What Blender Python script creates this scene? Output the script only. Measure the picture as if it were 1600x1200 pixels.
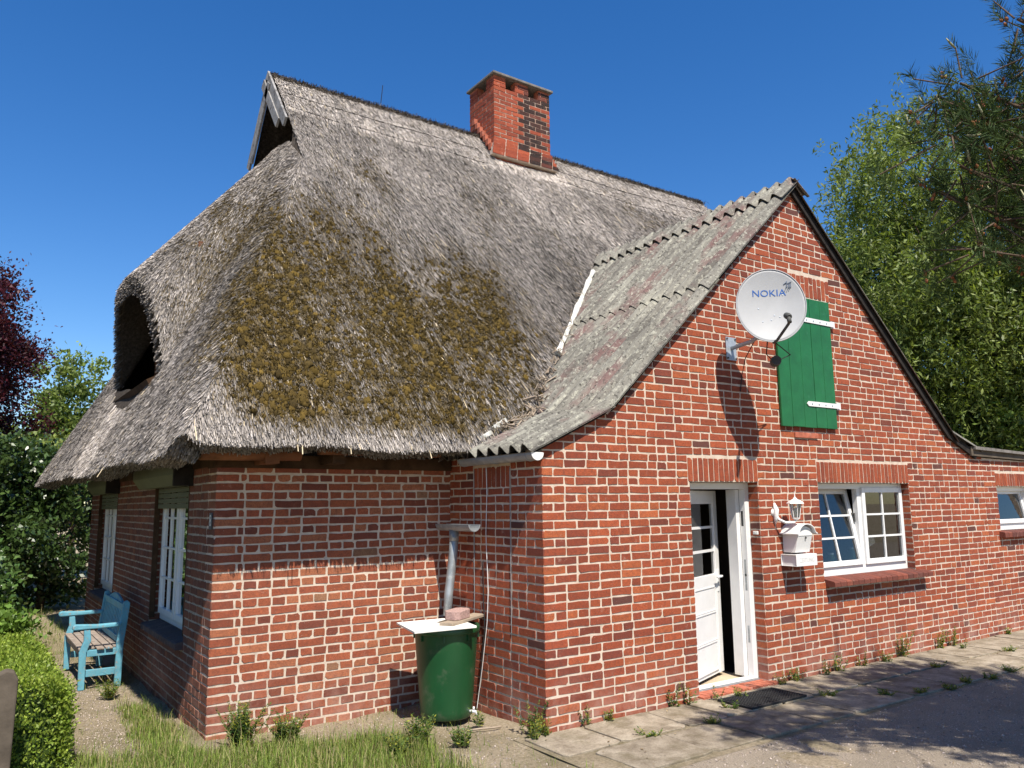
import bpy, math, random
import numpy as np
from mathutils import Vector, Matrix
R = math.radians
random.seed(7); RNG = np.random.default_rng(7)
for o in list(bpy.data.objects): bpy.data.objects.remove(o)
scene = bpy.context.scene
COL = scene.collection

# ------------------------------------------------------------------ camera
FPX = 1235.6; CAMP = np.array([-4.124, -5.491, 1.886]); YAW, PITCH, ROLL = R(34.82), R(8.615), R(-0.705)
_f = np.array([math.sin(YAW)*math.cos(PITCH), math.cos(YAW)*math.cos(PITCH), math.sin(PITCH)])
_r = np.array([math.cos(YAW), -math.sin(YAW), 0.0]); _u = np.cross(_r, _f)
CR = _r*math.cos(ROLL)+_u*math.sin(ROLL); CU = -_r*math.sin(ROLL)+_u*math.cos(ROLL); CF = _f
def proj(P):
    d = np.asarray(P, float)-CAMP; z = d@CF
    return np.stack([800+FPX*(d@CR)/z, 600-FPX*(d@CU)/z], -1)
cam = bpy.data.cameras.new('camera'); camo = bpy.data.objects.new('camera', cam); COL.objects.link(camo)
cam.sensor_width = 36; cam.lens = 36*FPX/1600; cam.clip_end = 3000; cam.clip_start = 0.05
m = Matrix(((CR[0], CU[0], -CF[0], CAMP[0]), (CR[1], CU[1], -CF[1], CAMP[1]), (CR[2], CU[2], -CF[2], CAMP[2]), (0, 0, 0, 1)))
camo.matrix_world = m; scene.camera = camo

# ------------------------------------------------------------------ sky, sun, exposure
SUN = Vector((-0.27, -1.0, 1.55)).normalized()
world = bpy.data.worlds.new('World'); scene.world = world; world.use_nodes = True
wt = world.node_tree; wt.nodes.clear()
sky = wt.nodes.new('ShaderNodeTexSky'); sky.sky_type = 'NISHITA'; sky.sun_disc = False
sky.sun_elevation = math.asin(SUN.z); sky.sun_rotation = math.atan2(SUN.x, SUN.y)
sky.altitude = 0; sky.air_density = 1.0; sky.dust_density = 0.15; sky.ozone_density = 3.0
hs = wt.nodes.new('ShaderNodeHueSaturation'); hs.inputs['Saturation'].default_value = 1.34; hs.inputs['Hue'].default_value = 0.508
bg = wt.nodes.new('ShaderNodeBackground'); bg.inputs[1].default_value = 0.098
wo = wt.nodes.new('ShaderNodeOutputWorld')
wt.links.new(sky.outputs[0], hs.inputs['Color']); wt.links.new(hs.outputs[0], bg.inputs[0]); wt.links.new(bg.outputs[0], wo.inputs[0])
sl = bpy.data.lights.new('sun', 'SUN'); sl.energy = 5.0; sl.angle = R(0.53); sl.color = (1.0, 0.935, 0.83)
so = bpy.data.objects.new('sun', sl); COL.objects.link(so); so.rotation_euler = (-SUN).to_track_quat('-Z', 'Y').to_euler()
so.location = (-8, -25, 40)
scene.view_settings.view_transform = 'Standard'; scene.view_settings.look = 'None'
scene.view_settings.exposure = 0.72; scene.view_settings.gamma = 1; scene.view_settings.use_curve_mapping = False
scene.render.resolution_x = 1024; scene.render.resolution_y = 768
scene.cycles.max_bounces = 8; scene.cycles.transparent_max_bounces = 16

# ------------------------------------------------------------------ materials
class NT:
    def __init__(s, name, rough=0.8, spec=0.3):
        s.m = bpy.data.materials.new(name); s.m.use_nodes = True; s.t = s.m.node_tree; s.t.nodes.clear()
        s.out = s.n('ShaderNodeOutputMaterial'); s.b = s.n('ShaderNodeBsdfPrincipled')
        s.b.inputs['Roughness'].default_value = rough; s.b.inputs['Specular IOR Level'].default_value = spec
        s.l(s.b.outputs[0], s.out.inputs[0]); s.co = s.n('ShaderNodeTexCoord').outputs['Object']
        g = s.n('ShaderNodeNewGeometry'); s.pos = g.outputs['Position']
    def n(s, t): return s.t.nodes.new(t)
    def l(s, a, b): s.t.links.new(a, b)
    def noise(s, scale, detail=4, rough=0.6, vec=None, dist=0.0, stretch=None):
        v = vec or s.pos
        if stretch:
            mp = s.n('ShaderNodeMapping'); mp.inputs['Scale'].default_value = stretch; s.l(v, mp.inputs['Vector']); v = mp.outputs[0]
        k = s.n('ShaderNodeTexNoise'); k.inputs['Scale'].default_value = scale; k.inputs['Detail'].default_value = detail
        k.inputs['Roughness'].default_value = rough; k.inputs['Distortion'].default_value = dist; s.l(v, k.inputs['Vector']); return k.outputs['Fac']
    def vor(s, scale, feat='F1'):
        k = s.n('ShaderNodeTexVoronoi'); k.feature = feat; k.inputs['Scale'].default_value = scale; s.l(s.pos, k.inputs['Vector']); return k.outputs['Distance']
    def ramp(s, fac, stops):
        k = s.n('ShaderNodeValToRGB'); e = k.color_ramp.elements
        while len(e) > 1: e.remove(e[-1])
        e[0].position = stops[0][0]; e[0].color = (*stops[0][1], 1) if not isinstance(stops[0][1], float) else (stops[0][1],)*3+(1,)
        for p_, c in stops[1:]:
            x = e.new(p_); x.color = (*c, 1) if not isinstance(c, float) else (c, c, c, 1)
        s.l(fac, k.inputs[0]); return k.outputs['Color']
    def mix(s, fac, a, b, mode='MIX'):
        k = s.n('ShaderNodeMix'); k.data_type = 'RGBA'; k.blend_type = mode
        for sock, v in ((k.inputs[0], fac), (k.inputs[6], a), (k.inputs[7], b)):
            if isinstance(v, (int, float)): sock.default_value = v
            elif isinstance(v, tuple): sock.default_value = (*v, 1)
            else: s.l(v, sock)
        return k.outputs[2]
    def attr(s, name='tint'):
        k = s.n('ShaderNodeAttribute'); k.attribute_name = name; return k.outputs['Color']
    def col(s, c):
        if isinstance(c, tuple): s.b.inputs['Base Color'].default_value = (*c, 1)
        else: s.l(c, s.b.inputs['Base Color'])
        return s
    def bump(s, h, strength=0.4, dist=0.01):
        k = s.n('ShaderNodeBump'); k.inputs['Strength'].default_value = strength; k.inputs['Distance'].default_value = dist
        s.l(h, k.inputs['Height']); s.l(k.outputs[0], s.b.inputs['Normal']); return s

M = {}
def simple(key, c, rough=0.7, spec=0.3, var=0.25, scale=12, bump=0.15, metal=0.0, dirt=None, dscale=5, dth=0.55):
    t = NT(key, rough, spec); nz = t.noise(scale, 5)
    d = tuple(max(0, v*(1-var)) for v in c); b = tuple(min(1, v*(1+var)) for v in c)
    cc = t.ramp(nz, [(0.3, d), (0.7, b)])
    if dirt: cc = t.mix(t.ramp(t.noise(dscale, 6, 0.7), [(dth, 0.0), (dth+0.13, 1.0)]), cc, dirt)
    t.col(cc); t.b.inputs['Metallic'].default_value = metal
    if bump: t.bump(t.noise(scale*6, 3), bump, 0.004)
    M[key] = t.m; return t
# brick: tint per brick, noise grain, lime smears
t = NT('brick', 0.85, 0.2)
c = t.mix(t.ramp(t.noise(28, 6, 0.7), [(0.32, 0.0), (0.7, 1.0)]), t.attr(), (1.35, 1.28, 1.2), 'MULTIPLY')
c = t.mix(t.ramp(t.noise(85, 5, 0.75), [(0.44, 0.0), (0.70, 0.65)]), c, (0.085, 0.032, 0.024))
c = t.mix(t.ramp(t.noise(16, 5, 0.7), [(0.50, 0.0), (0.72, 0.45)]), c, (0.115, 0.045, 0.034))
c = t.mix(t.ramp(t.noise(9, 8, 0.8), [(0.58, 0.0), (0.70, 0.55)]), c, (0.44, 0.27, 0.20))
c = t.mix(t.ramp(t.noise(60, 5, 0.75), [(0.66, 0.0), (0.72, 0.7)]), c, (0.60, 0.47, 0.37))
sx = t.n('ShaderNodeSeparateXYZ'); t.l(t.pos, sx.inputs[0]); mr = t.n('ShaderNodeMapRange'); t.l(sx.outputs[2], mr.inputs[0])
mr.inputs[1].default_value = 0.55; mr.inputs[2].default_value = 0.0; mr.inputs[3].default_value = 0.0; mr.inputs[4].default_value = 1.0
mu = t.n('ShaderNodeMath'); mu.operation = 'MULTIPLY'; t.l(mr.outputs[0], mu.inputs[0]); t.l(t.ramp(t.noise(3.2, 6, 0.7), [(0.42, 0.0), (0.66, 0.75)]), mu.inputs[1])
c = t.mix(mu.outputs[0], c, (0.36, 0.21, 0.165))
t.col(c); t.bump(t.noise(120, 5, 0.7), 0.5, 0.004); M['brick'] = t.m
# mortar
t = NT('mortar', 0.95, 0.1)
c = t.ramp(t.noise(9, 6, 0.7), [(0.3, (0.40, 0.32, 0.25)), (0.5, (0.54, 0.445, 0.355)), (0.75, (0.62, 0.525, 0.43))])
t.col(c); t.bump(t.noise(150, 4), 0.6, 0.004); M['mortar'] = t.m
# weathered reed
t = NT('reed', 0.75, 0.15); t.col(t.mix(t.noise(30, 4), t.attr(), (1.2, 1.15, 1.1), 'MULTIPLY')); M['reed'] = t.m
t = NT('thatch', 0.95, 0.05)
c = t.ramp(t.noise(26, 6, 0.75), [(0.3, (0.025, 0.02, 0.016)), (0.55, (0.09, 0.075, 0.062)), (0.8, (0.20, 0.175, 0.15))])
t.col(c); t.bump(t.noise(60, 5, 0.8), 1.0, 0.03); M['thatch'] = t.m
t = NT('soffit', 0.95, 0.05); t.col(t.ramp(t.noise(20, 5, 0.7, stretch=(1, 1, 6)), [(0.3, (0.05, 0.035, 0.022)), (0.7, (0.15, 0.10, 0.06))])); t.bump(t.noise(50, 4), 0.8, 0.02); M['soffit'] = t.m
t = NT('moss', 0.95, 0.05)
c = t.mix(t.ramp(t.noise(70, 4, 0.7), [(0.35, 0.0), (0.7, 1.0)]), t.attr(), (1.6, 1.5, 1.3), 'MULTIPLY'); t.col(c); t.bump(t.noise(160, 4, 0.8), 1.0, 0.012); M['moss'] = t.m
# fibre-cement sheets with lichen
t = NT('fibre_cement', 0.92, 0.15)
c = t.ramp(t.noise(3.0, 6, 0.7, stretch=(0.35, 3.0, 0.35)), [(0.35, (0.10, 0.092, 0.08)), (0.52, (0.175, 0.165, 0.14)), (0.7, (0.27, 0.26, 0.215))])
c = t.mix(t.ramp(t.noise(1.2, 5, 0.65, stretch=(0.6, 1.8, 0.9)), [(0.52, 0.0), (0.62, 0.8)]), c, (0.135, 0.072, 0.068))
c = t.mix(t.ramp(t.noise(24, 6, 0.8, stretch=(0.6, 1.2, 0.6)), [(0.53, 0.0), (0.61, 0.8)]), c, (0.36, 0.35, 0.285))
c = t.mix(t.ramp(t.noise(26, 6, 0.8), [(0.55, 0.0), (0.60, 0.9)]), c, (0.040, 0.037, 0.032))
t.col(c); t.bump(t.noise(45, 5, 0.8), 0.45, 0.010); M['fibre_cement'] = t.m
simple('white_paint', (0.70, 0.69, 0.67), 0.35, 0.5, 0.05, 6, 0.05, dirt=(0.50, 0.47, 0.42), dscale=9, dth=0.66)
simple('white_plastic', (0.70, 0.70, 0.69), 0.3, 0.5, 0.03, 5, 0.03)
simple('green_paint', (0.010, 0.115, 0.035), 0.5, 0.4, 0.18, 6, 0.2, dirt=(0.025, 0.14, 0.06), dscale=14, dth=0.60)
simple('barrel_green', (0.008, 0.060, 0.019), 0.38, 0.5, 0.15, 3, 0.06, dirt=(0.05, 0.085, 0.045), dscale=5, dth=0.55)
simple('dark_wood', (0.055, 0.03, 0.016), 0.85, 0.15, 0.5, 7, 0.5)
simple('brown_timber', (0.16, 0.065, 0.03), 0.75, 0.2, 0.4, 6, 0.4)
simple('grey_board', (0.26, 0.25, 0.24), 0.9, 0.1, 0.35, 9, 0.5, dirt=(0.10, 0.09, 0.085), dscale=7, dth=0.52)
simple('tar', (0.025, 0.022, 0.02), 0.9, 0.1, 0.4, 15, 0.3)
simple('zinc', (0.30, 0.32, 0.33), 0.5, 0.5, 0.2, 9, 0.1, metal=0.5, dirt=(0.45, 0.46, 0.44), dscale=12, dth=0.56)
simple('olive_metal', (0.10, 0.105, 0.06), 0.6, 0.3, 0.15, 4, 0.05)
simple('galvanised', (0.36, 0.40, 0.45), 0.45, 0.5, 0.15, 30, 0.05, metal=0.3)
simple('dish', (0.36, 0.365, 0.37), 0.5, 0.35, 0.06, 4, 0.03, dirt=(0.30, 0.30, 0.29), dscale=16, dth=0.70)
simple('blue_print', (0.03, 0.11, 0.36), 0.5, 0.3, 0.05, 5, 0)
simple('grey_print', (0.16, 0.19, 0.24), 0.5, 0.3, 0.05, 5, 0)
simple('faint_print', (0.55, 0.55, 0.54), 0.6, 0.3, 0.05, 5, 0)
simple('black_rubber', (0.02, 0.02, 0.021), 0.75, 0.3, 0.3, 20, 0.3)
simple('black_metal', (0.03, 0.03, 0.03), 0.5, 0.4, 0.2, 10, 0.1)
simple('dark_plastic', (0.07, 0.07, 0.066), 0.7, 0.3, 0.3, 12, 0.1)
simple('lead_white', (0.60, 0.60, 0.56), 0.7, 0.3, 0.2, 14, 0.5, dirt=(0.36, 0.34, 0.26), dscale=16, dth=0.5)
simple('bench_blue', (0.11, 0.31, 0.39), 0.65, 0.3, 0.2, 9, 0.4, dirt=(0.24, 0.25, 0.23), dscale=26, dth=0.54)
simple('bench_wood', (0.27, 0.22, 0.18), 0.85, 0.15, 0.3, 12, 0.4, dirt=(0.15, 0.40, 0.50), dscale=16, dth=0.6)
simple('grey_wood', (0.105, 0.085, 0.065), 0.9, 0.1, 0.35, 5, 0.6)
simple('plank_wood', (0.30, 0.24, 0.18), 0.9, 0.1, 0.3, 8, 0.5)
simple('white_board', (0.72, 0.70, 0.65), 0.7, 0.2, 0.08, 5, 0.15, dirt=(0.5, 0.47, 0.42), dscale=9, dth=0.62)
simple('pink_stone', (0.38, 0.25, 0.22), 0.95, 0.1, 0.35, 70, 0.7)
simple('dark_leaf', (0.03, 0.05, 0.012), 0.95, 0.1, 0.4, 30, 0.9)
simple('old_mortar', (0.30, 0.20, 0.15), 0.95, 0.1, 0.45, 5, 0.4, dirt=(0.50, 0.43, 0.36), dscale=3, dth=0.52)
simple('mortar_grey_shaded', (0.33, 0.28, 0.225), 0.95, 0.1, 0.25, 9, 0.5)  # greyed copy of the mortar, with the end wall's shade in its colour
simple('bark', (0.10, 0.07, 0.05), 0.95, 0.1, 0.4, 14, 0.9)
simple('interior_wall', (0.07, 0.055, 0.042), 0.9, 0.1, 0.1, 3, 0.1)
simple('interior_floor', (0.42, 0.34, 0.24), 0.6, 0.3, 0.2, 4, 0.1)
simple('tile_red', (0.36, 0.11, 0.065), 0.8, 0.25, 0.3, 16, 0.3, dirt=(0.42, 0.30, 0.24), dscale=9, dth=0.58)
simple('concrete_cap', (0.17, 0.155, 0.14), 0.95, 0.1, 0.3, 14, 0.6)
simple('number_blue', (0.02, 0.03, 0.06), 0.35, 0.5, 0.1, 4, 0)
simple('jar_green', (0.16, 0.24, 0.07), 0.4, 0.5, 0.2, 6, 0)
simple('jar_red', (0.35, 0.05, 0.05), 0.4, 0.5, 0.2, 6, 0)
simple('curtain', (0.62, 0.61, 0.58), 0.9, 0.1, 0.1, 4, 0.1)
# slab concrete, drive, soil
t = NT('slab', 0.95, 0.1)
c = t.ramp(t.noise(5, 7, 0.7), [(0.3, (0.15, 0.12, 0.085)), (0.5, (0.29, 0.245, 0.185)), (0.72, (0.42, 0.365, 0.285))])
c = t.mix(t.ramp(t.noise(60, 5, 0.8), [(0.5, 0.0), (0.66, 0.6)]), c, (0.12, 0.10, 0.08))
c = t.mix(t.ramp(t.noise(2.2, 7, 0.75), [(0.50, 0.0), (0.64, 0.75)]), c, (0.145, 0.12, 0.075))
c = t.mix(0.6, c, t.attr(), 'MULTIPLY')
t.col(c); t.bump(t.noise(80, 6, 0.75), 0.7, 0.008); M['slab'] = t.m
t = NT('drive', 0.95, 0.1)
c = t.ramp(t.noise(90, 6, 0.8), [(0.30, (0.11, 0.09, 0.07)), (0.5, (0.31, 0.26, 0.20)), (0.72, (0.53, 0.46, 0.37))])
c = t.mix(t.ramp(t.noise(1.3, 5, 0.6), [(0.4, 0.0), (0.65, 0.45)]), c, (0.20, 0.165, 0.12))
t.col(c); t.bump(t.noise(120, 5, 0.8), 1.0, 0.012); M['drive'] = t.m
t = NT('soil', 0.97, 0.05)
c = t.ramp(t.noise(40, 7, 0.8), [(0.3, (0.15, 0.115, 0.075)), (0.5, (0.35, 0.285, 0.20)), (0.72, (0.53, 0.44, 0.335))])
c = t.mix(t.ramp(t.noise(0.9, 5, 0.6), [(0.42, 0.0), (0.62, 0.55)]), c, (0.13, 0.12, 0.055))
t.col(c); t.bump(t.noise(70, 6, 0.8), 1.0, 0.02); M['soil'] = t.m
# leaves: tinted, some light through
def leafmat(key, trans=0.35, rough=0.5, spec=0.35):
    t = NT(key, rough, spec); a = t.attr(); t.col(a)
    tr = t.n('ShaderNodeBsdfTranslucent'); mx = t.n('ShaderNodeMixShader'); mx.inputs[0].default_value = trans
    t.l(t.mix(1.0, a, (1.3, 1.35, 0.6), 'MULTIPLY'), tr.inputs[0]); t.l(t.b.outputs[0], mx.inputs[1]); t.l(tr.outputs[0], mx.inputs[2]); t.l(mx.outputs[0], t.out.inputs[0]); M[key] = t.m
leafmat('leaf'); leafmat('glossy_leaf', 0.2, 0.3, 0.5); leafmat('needle', 0.12, 0.7, 0.12); leafmat('grass', 0.3, 0.6, 0.2)
t = NT('plain_tint', 0.85, 0.2); t.col(t.attr()); M['plain_tint'] = t.m
# window glass: clear pane with Fresnel reflection
t = NT('glass'); t.t.nodes.remove(t.b)
fr = t.n('ShaderNodeFresnel'); fr.inputs[0].default_value = 1.5
tp = t.n('ShaderNodeBsdfTransparent'); tp.inputs[0].default_value = (0.86, 0.9, 0.88, 1); gl = t.n('ShaderNodeBsdfGlossy'); gl.inputs['Roughness'].default_value = 0.01
ma = t.n('ShaderNodeMath'); ma.operation = 'MULTIPLY_ADD'; ma.inputs[1].default_value = 1.5; ma.inputs[2].default_value = 0.04; ma.use_clamp = True
t.l(fr.outputs[0], ma.inputs[0])
mx = t.n('ShaderNodeMixShader'); t.l(ma.outputs[0], mx.inputs[0]); t.l(tp.outputs[0], mx.inputs[1]); t.l(gl.outputs[0], mx.inputs[2]); t.l(mx.outputs[0], t.out.inputs[0]); M['glass'] = t.m

# ------------------------------------------------------------------ mesh helpers
def link(o, parent=None):
    COL.objects.link(o)
    if parent is not None:
        o.parent = parent; o.matrix_parent_inverse = WM[parent.name].inverted()
        WM[o.name] = WM[parent.name] @ o.matrix_parent_inverse @ o.matrix_basis
    else: WM[o.name] = o.matrix_basis.copy()
    return o
WM = {}
def np_obj(name, V, F, mat, parent=None, tint=None, smooth=False):
    V = np.ascontiguousarray(V, np.float32); F = np.ascontiguousarray(F, np.int32); k = F.shape[1]
    me = bpy.data.meshes.new(name); me.vertices.add(len(V)); me.vertices.foreach_set('co', V.ravel())
    me.loops.add(F.size); me.loops.foreach_set('vertex_index', F.ravel()); me.polygons.add(len(F))
    me.polygons.foreach_set('loop_start', np.arange(0, F.size, k, dtype=np.int32))
    try: me.polygons.foreach_set('loop_total', np.full(len(F), k, np.int32))
    except Exception: pass
    if tint is not None:
        a = me.attributes.new('tint', 'FLOAT_COLOR', 'POINT'); tc = np.ones((len(V), 4), np.float32); tc[:, :3] = tint; a.data.foreach_set('color', tc.ravel())
    me.update(calc_edges=True); me.validate()
    me.materials.append(M[mat])
    if smooth: me.polygons.foreach_set('use_smooth', np.ones(len(me.polygons), bool))
    return link(bpy.data.objects.new(name, me), parent)
class MB:
    def __init__(s): s.v = []; s.f = []; s.c = []
    def add(s, vs, fs, c=None):
        b = len(s.v); s.v += [tuple(map(float, x)) for x in vs]; s.f += [tuple(b+i for i in f) for f in fs]
        s.c += [c or (1, 1, 1)]*len(vs); return s
    def box(s, x0, x1, y0, y1, z0, z1): return s.obox((0, 0, 0), (1, 0, 0), (0, 0, 1), (0, 1, 0), x0, x1, z0, z1, y0, y1)
    def obox(s, O, U, V, N, u0, u1, v0, v1, n0, n1, bev=0.0):
        O, U, V, N = map(np.array, (O, U, V, N)); P = lambda a, b, c: O+U*a+V*b+N*c
        vs = [P(a, b, c) for c in (n0, n1) for b in (v0, v1) for a in (u0, u1)]
        return s.add(vs, [(0, 2, 3, 1), (4, 5, 7, 6), (0, 1, 5, 4), (2, 6, 7, 3), (0, 4, 6, 2), (1, 3, 7, 5)])
    def prism(s, O, U, V, N, poly, n0, n1):
        O, U, V, N = map(np.array, (O, U, V, N)); k = len(poly)
        vs = [O+U*a+V*b+N*n0 for a, b in poly]+[O+U*a+V*b+N*n1 for a, b in poly]
        return s.add(vs, [tuple(range(k)), tuple(range(2*k-1, k-1, -1))]+[(i, i+k, (i+1) % k+k, (i+1) % k) for i in range(k)])
    def tube(s, pts, rad, n=8, cap=True):
        pts = [np.array(p, float) for p in pts]; rad = rad if isinstance(rad, (list, tuple)) else [rad]*len(pts); vs = []; fs = []
        for i, p in enumerate(pts):
            d = pts[min(i+1, len(pts)-1)]-pts[max(i-1, 0)]; d = d/(np.linalg.norm(d)+1e-9)
            a = np.cross(d, (0, 0, 1) if abs(d[2]) < 0.9 else (1, 0, 0)); a /= np.linalg.norm(a); b = np.cross(d, a)
            vs += [p+rad[i]*(a*math.cos(t)+b*math.sin(t)) for t in np.linspace(0, 2*math.pi, n, endpoint=False)]
        for i in range(len(pts)-1):
            fs += [(i*n+j, i*n+(j+1) % n, (i+1)*n+(j+1) % n, (i+1)*n+j) for j in range(n)]
        if cap: fs += [tuple(range(n-1, -1, -1)), tuple(range((len(pts)-1)*n, len(pts)*n))]
        return s.add(vs, fs)
    def lathe(s, prof, n=24, O=(0, 0, 0), A=(0, 0, 1)):
        A = np.array(A, float); A /= np.linalg.norm(A); a = np.cross(A, (0, 1, 0) if abs(A[1]) < 0.9 else (1, 0, 0)); a /= np.linalg.norm(a); b = np.cross(A, a); O = np.array(O, float)
        vs = [O+A*h+r*(a*math.cos(t)+b*math.sin(t)) for r, h in prof for t in np.linspace(0, 2*math.pi, n, endpoint=False)]
        return s.add(vs, [(i*n+j, i*n+(j+1) % n, (i+1)*n+(j+1) % n, (i+1)*n+j) for i in range(len(prof)-1) for j in range(n)])
    def build(s, name, mat, parent=None, smooth=False, bevel=0.0, tint=False):
        me = bpy.data.meshes.new(name); me.from_pydata(s.v, [], s.f)
        if tint:
            a = me.attributes.new('tint', 'FLOAT_COLOR', 'POINT'); a.data.foreach_set('color', np.array([(*c, 1) for c in s.c], np.float32).ravel())
        me.update(); me.materials.append(M[mat])
        if smooth: me.polygons.foreach_set('use_smooth', np.ones(len(me.polygons), bool))
        o = link(bpy.data.objects.new(name, me), parent)
        if bevel:
            bm = o.modifiers.new('bevel', 'BEVEL'); bm.width = bevel; bm.segments = 2; bm.limit_method = 'ANGLE'
        return o
def tag(o, label=None, cat=None, group=None, kind=None):
    for k, v in (('label', label), ('category', cat), ('group', group), ('kind', kind)):
        if v: o[k] = v
    return o
def thing(name, loc, label, cat, group=None):
    o = bpy.data.objects.new(name, None); o.location = loc; o.empty_display_size = 0.2; link(o); return tag(o, label, cat, group)
X_, Y_, Z_ = (1, 0, 0), (0, 1, 0), (0, 0, 1); NX, NY = (-1, 0, 0), (0, -1, 0)

# ------------------------------------------------------------------ setting: ground
g = MB(); g.add([(-300, -300, -0.03), (300, -300, -0.03), (300, 300, -0.03), (-300, 300, -0.03)], [(0, 1, 2, 3)])
tag(g.build('ground', 'soil'), kind='structure')
# uneven earth around the house
nx, ny = 170, 190; gx = np.linspace(-7, 1.6, nx); gy = np.linspace(-4, 16, ny); GX, GY = np.meshgrid(gx, gy, indexing='ij')
def gz(x, y): return 0.012*np.sin(2.1*x+0.7*y)+0.010*np.sin(5.3*y-1.7*x)+0.006*np.sin(13*x+4*y)-0.005+.022*np.clip((x+1.1)/.6, 0, 1)*np.clip((.15-y)/.3, 0, 1)*np.clip((.5-x)/.4, 0, 1)
GV = np.stack([GX, GY, gz(GX, GY)], -1).reshape(-1, 3); ii = np.arange(nx*ny).reshape(nx, ny)
GF = np.stack([ii[:-1, :-1], ii[1:, :-1], ii[1:, 1:], ii[:-1, 1:]], -1).reshape(-1, 4)
tag(np_obj('garden_soil', GV, GF, 'soil', smooth=True), kind='structure')
g = MB(); g.add([(-0.45, -14, 0.012), (30, -14, 0.012), (30, -1.16, 0.012), (-0.1, -1.16, 0.012), (-0.3, -3, 0.012)], [(0, 1, 2, 3, 4)])
tag(g.build('gravel_drive', 'drive'), kind='structure')
g = MB(); g.add([(-0.32, -1.24, 0.014), (14, -1.24, 0.014), (14, 0.03, 0.014), (-0.32, 0.03, 0.014)], [(0, 1, 2, 3)])
pave = tag(g.build('pavement', 'soil'), kind='structure')
rs = random.Random(3)
for row, (ya, yb) in enumerate(((-0.60, -0.03), (-1.19, -0.615))):
    x = -0.28 if row == 0 else -0.05
    while x < 12.5:
        w = rs.choice([0.5, 0.6, 0.75, 0.75, 1.0]); zt = 0.024+rs.uniform(-0.003, 0.005); tl = [rs.uniform(-0.004, 0.004) for _ in range(4)]
        a, b = x+0.008+rs.uniform(0, .012), x+w-0.008-rs.uniform(0, .012); c0, c1 = ya+0.006+rs.uniform(0, .016), yb-0.006-rs.uniform(0, .016)
        pts = []
        for (px, py, dx, dy) in ((a, c0, 1, 1), (b, c0, -1, 1), (b, c1, -1, -1), (a, c1, 1, -1)):
            k1, k2 = rs.uniform(0.006, 0.08), rs.uniform(0.006, 0.05); q = [(px+dx*k1, py), (px, py+dy*k2)]
            pts += q[::-1] if (dx*dy > 0) else q
        q = MB(); n_ = len(pts); cx, cy = (a+b)/2, (c0+c1)/2
        top = [(px, py, zt+tl[i//2]) for i, (px, py) in enumerate(pts)]
        inn = [(cx+(px-cx)*0.985, cy+(py-cy)*0.98, zt+tl[i//2]+0.004) for i, (px, py) in enumerate(pts)]
        bot = [(px, py, 0.0) for px, py in pts]
        q.add(inn+top+bot, [tuple(range(n_))]+[(i+n_, (i+1) % n_+n_, (i+1) % n_, i) for i in range(n_)]+[(i+2*n_, (i+1) % n_+2*n_, (i+1) % n_+n_, i+n_) for i in range(n_)], (rs.uniform(.7, 1.15),)*3)
        q.build('slab', 'slab', pave, tint=True); x += w

# ------------------------------------------------------------------ house
house = thing('thatched_house', (0, 0, 0), 'red brick cottage with mossy thatched roof and gabled front annex', 'house')
YF, XA, YB, XR = 1.56, -2.315, 9.2, 9.2           # main block: front wall, left wall, back, right
CO, BH, JT = 0.0763, 0.0625, 0.0130               # course, brick height, joint
APX = (3.78, 5.57)
ROOFL = [(-0.02, 2.36), (0.78, 2.73), APX, (6.95, 2.74), (7.62, 2.47), (11.0, 2.40)]
def rl(u): return float(np.interp(u, [p[0] for p in ROOFL], [p[1] for p in ROOFL]))
PAL_A = [((0.33, 0.080, 0.035), 5), ((0.29, 0.069, 0.033), 6), ((0.25, 0.060, 0.032), 4), ((0.38, 0.105, 0.042), 1.6), ((0.19, 0.050, 0.032), 1.5), ((0.11, 0.046, 0.038), 0.35)]
PAL_F = [((0.32, 0.095, 0.047), 5), ((0.28, 0.078, 0.041), 5), ((0.23, 0.068, 0.039), 3), ((0.36, 0.130, 0.066), 2.5), ((0.18, 0.055, 0.036), 1.3), ((0.27, 0.14, 0.08), 0.25)]
PAL_L_SHADED = [((0.20, 0.075, 0.047), 5), ((0.17, 0.066, 0.044), 5), ((0.14, 0.060, 0.044), 3), ((0.23, 0.090, 0.052), 2)]  # browner old brick, darkened further to deepen the shade on the end wall
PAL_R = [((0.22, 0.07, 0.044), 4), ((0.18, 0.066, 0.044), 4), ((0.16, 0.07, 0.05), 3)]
def pick(pal, r):
    c = r.choices([p[0] for p in pal], [p[1] for p in pal])[0]; k = r.uniform(0.72, 0.95); return tuple(v*k for v in c)
BR = []                                            # every brick: (front ring, back ring, colour, wall)
def clip(poly, a, b, c):                           # keep a*u+b*v <= c
    out = []
    for i in range(len(poly)):
        p, q = poly[i], poly[(i+1) % len(poly)]; fp, fq = a*p[0]+b*p[1]-c, a*q[0]+b*q[1]-c
        if fp <= 0: out.append(p)
        if (fp < 0) != (fq < 0) and fp != fq:
            t_ = fp/(fp-fq); out.append((p[0]+(q[0]-p[0])*t_, p[1]+(q[1]-p[1])*t_))
    return out
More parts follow.
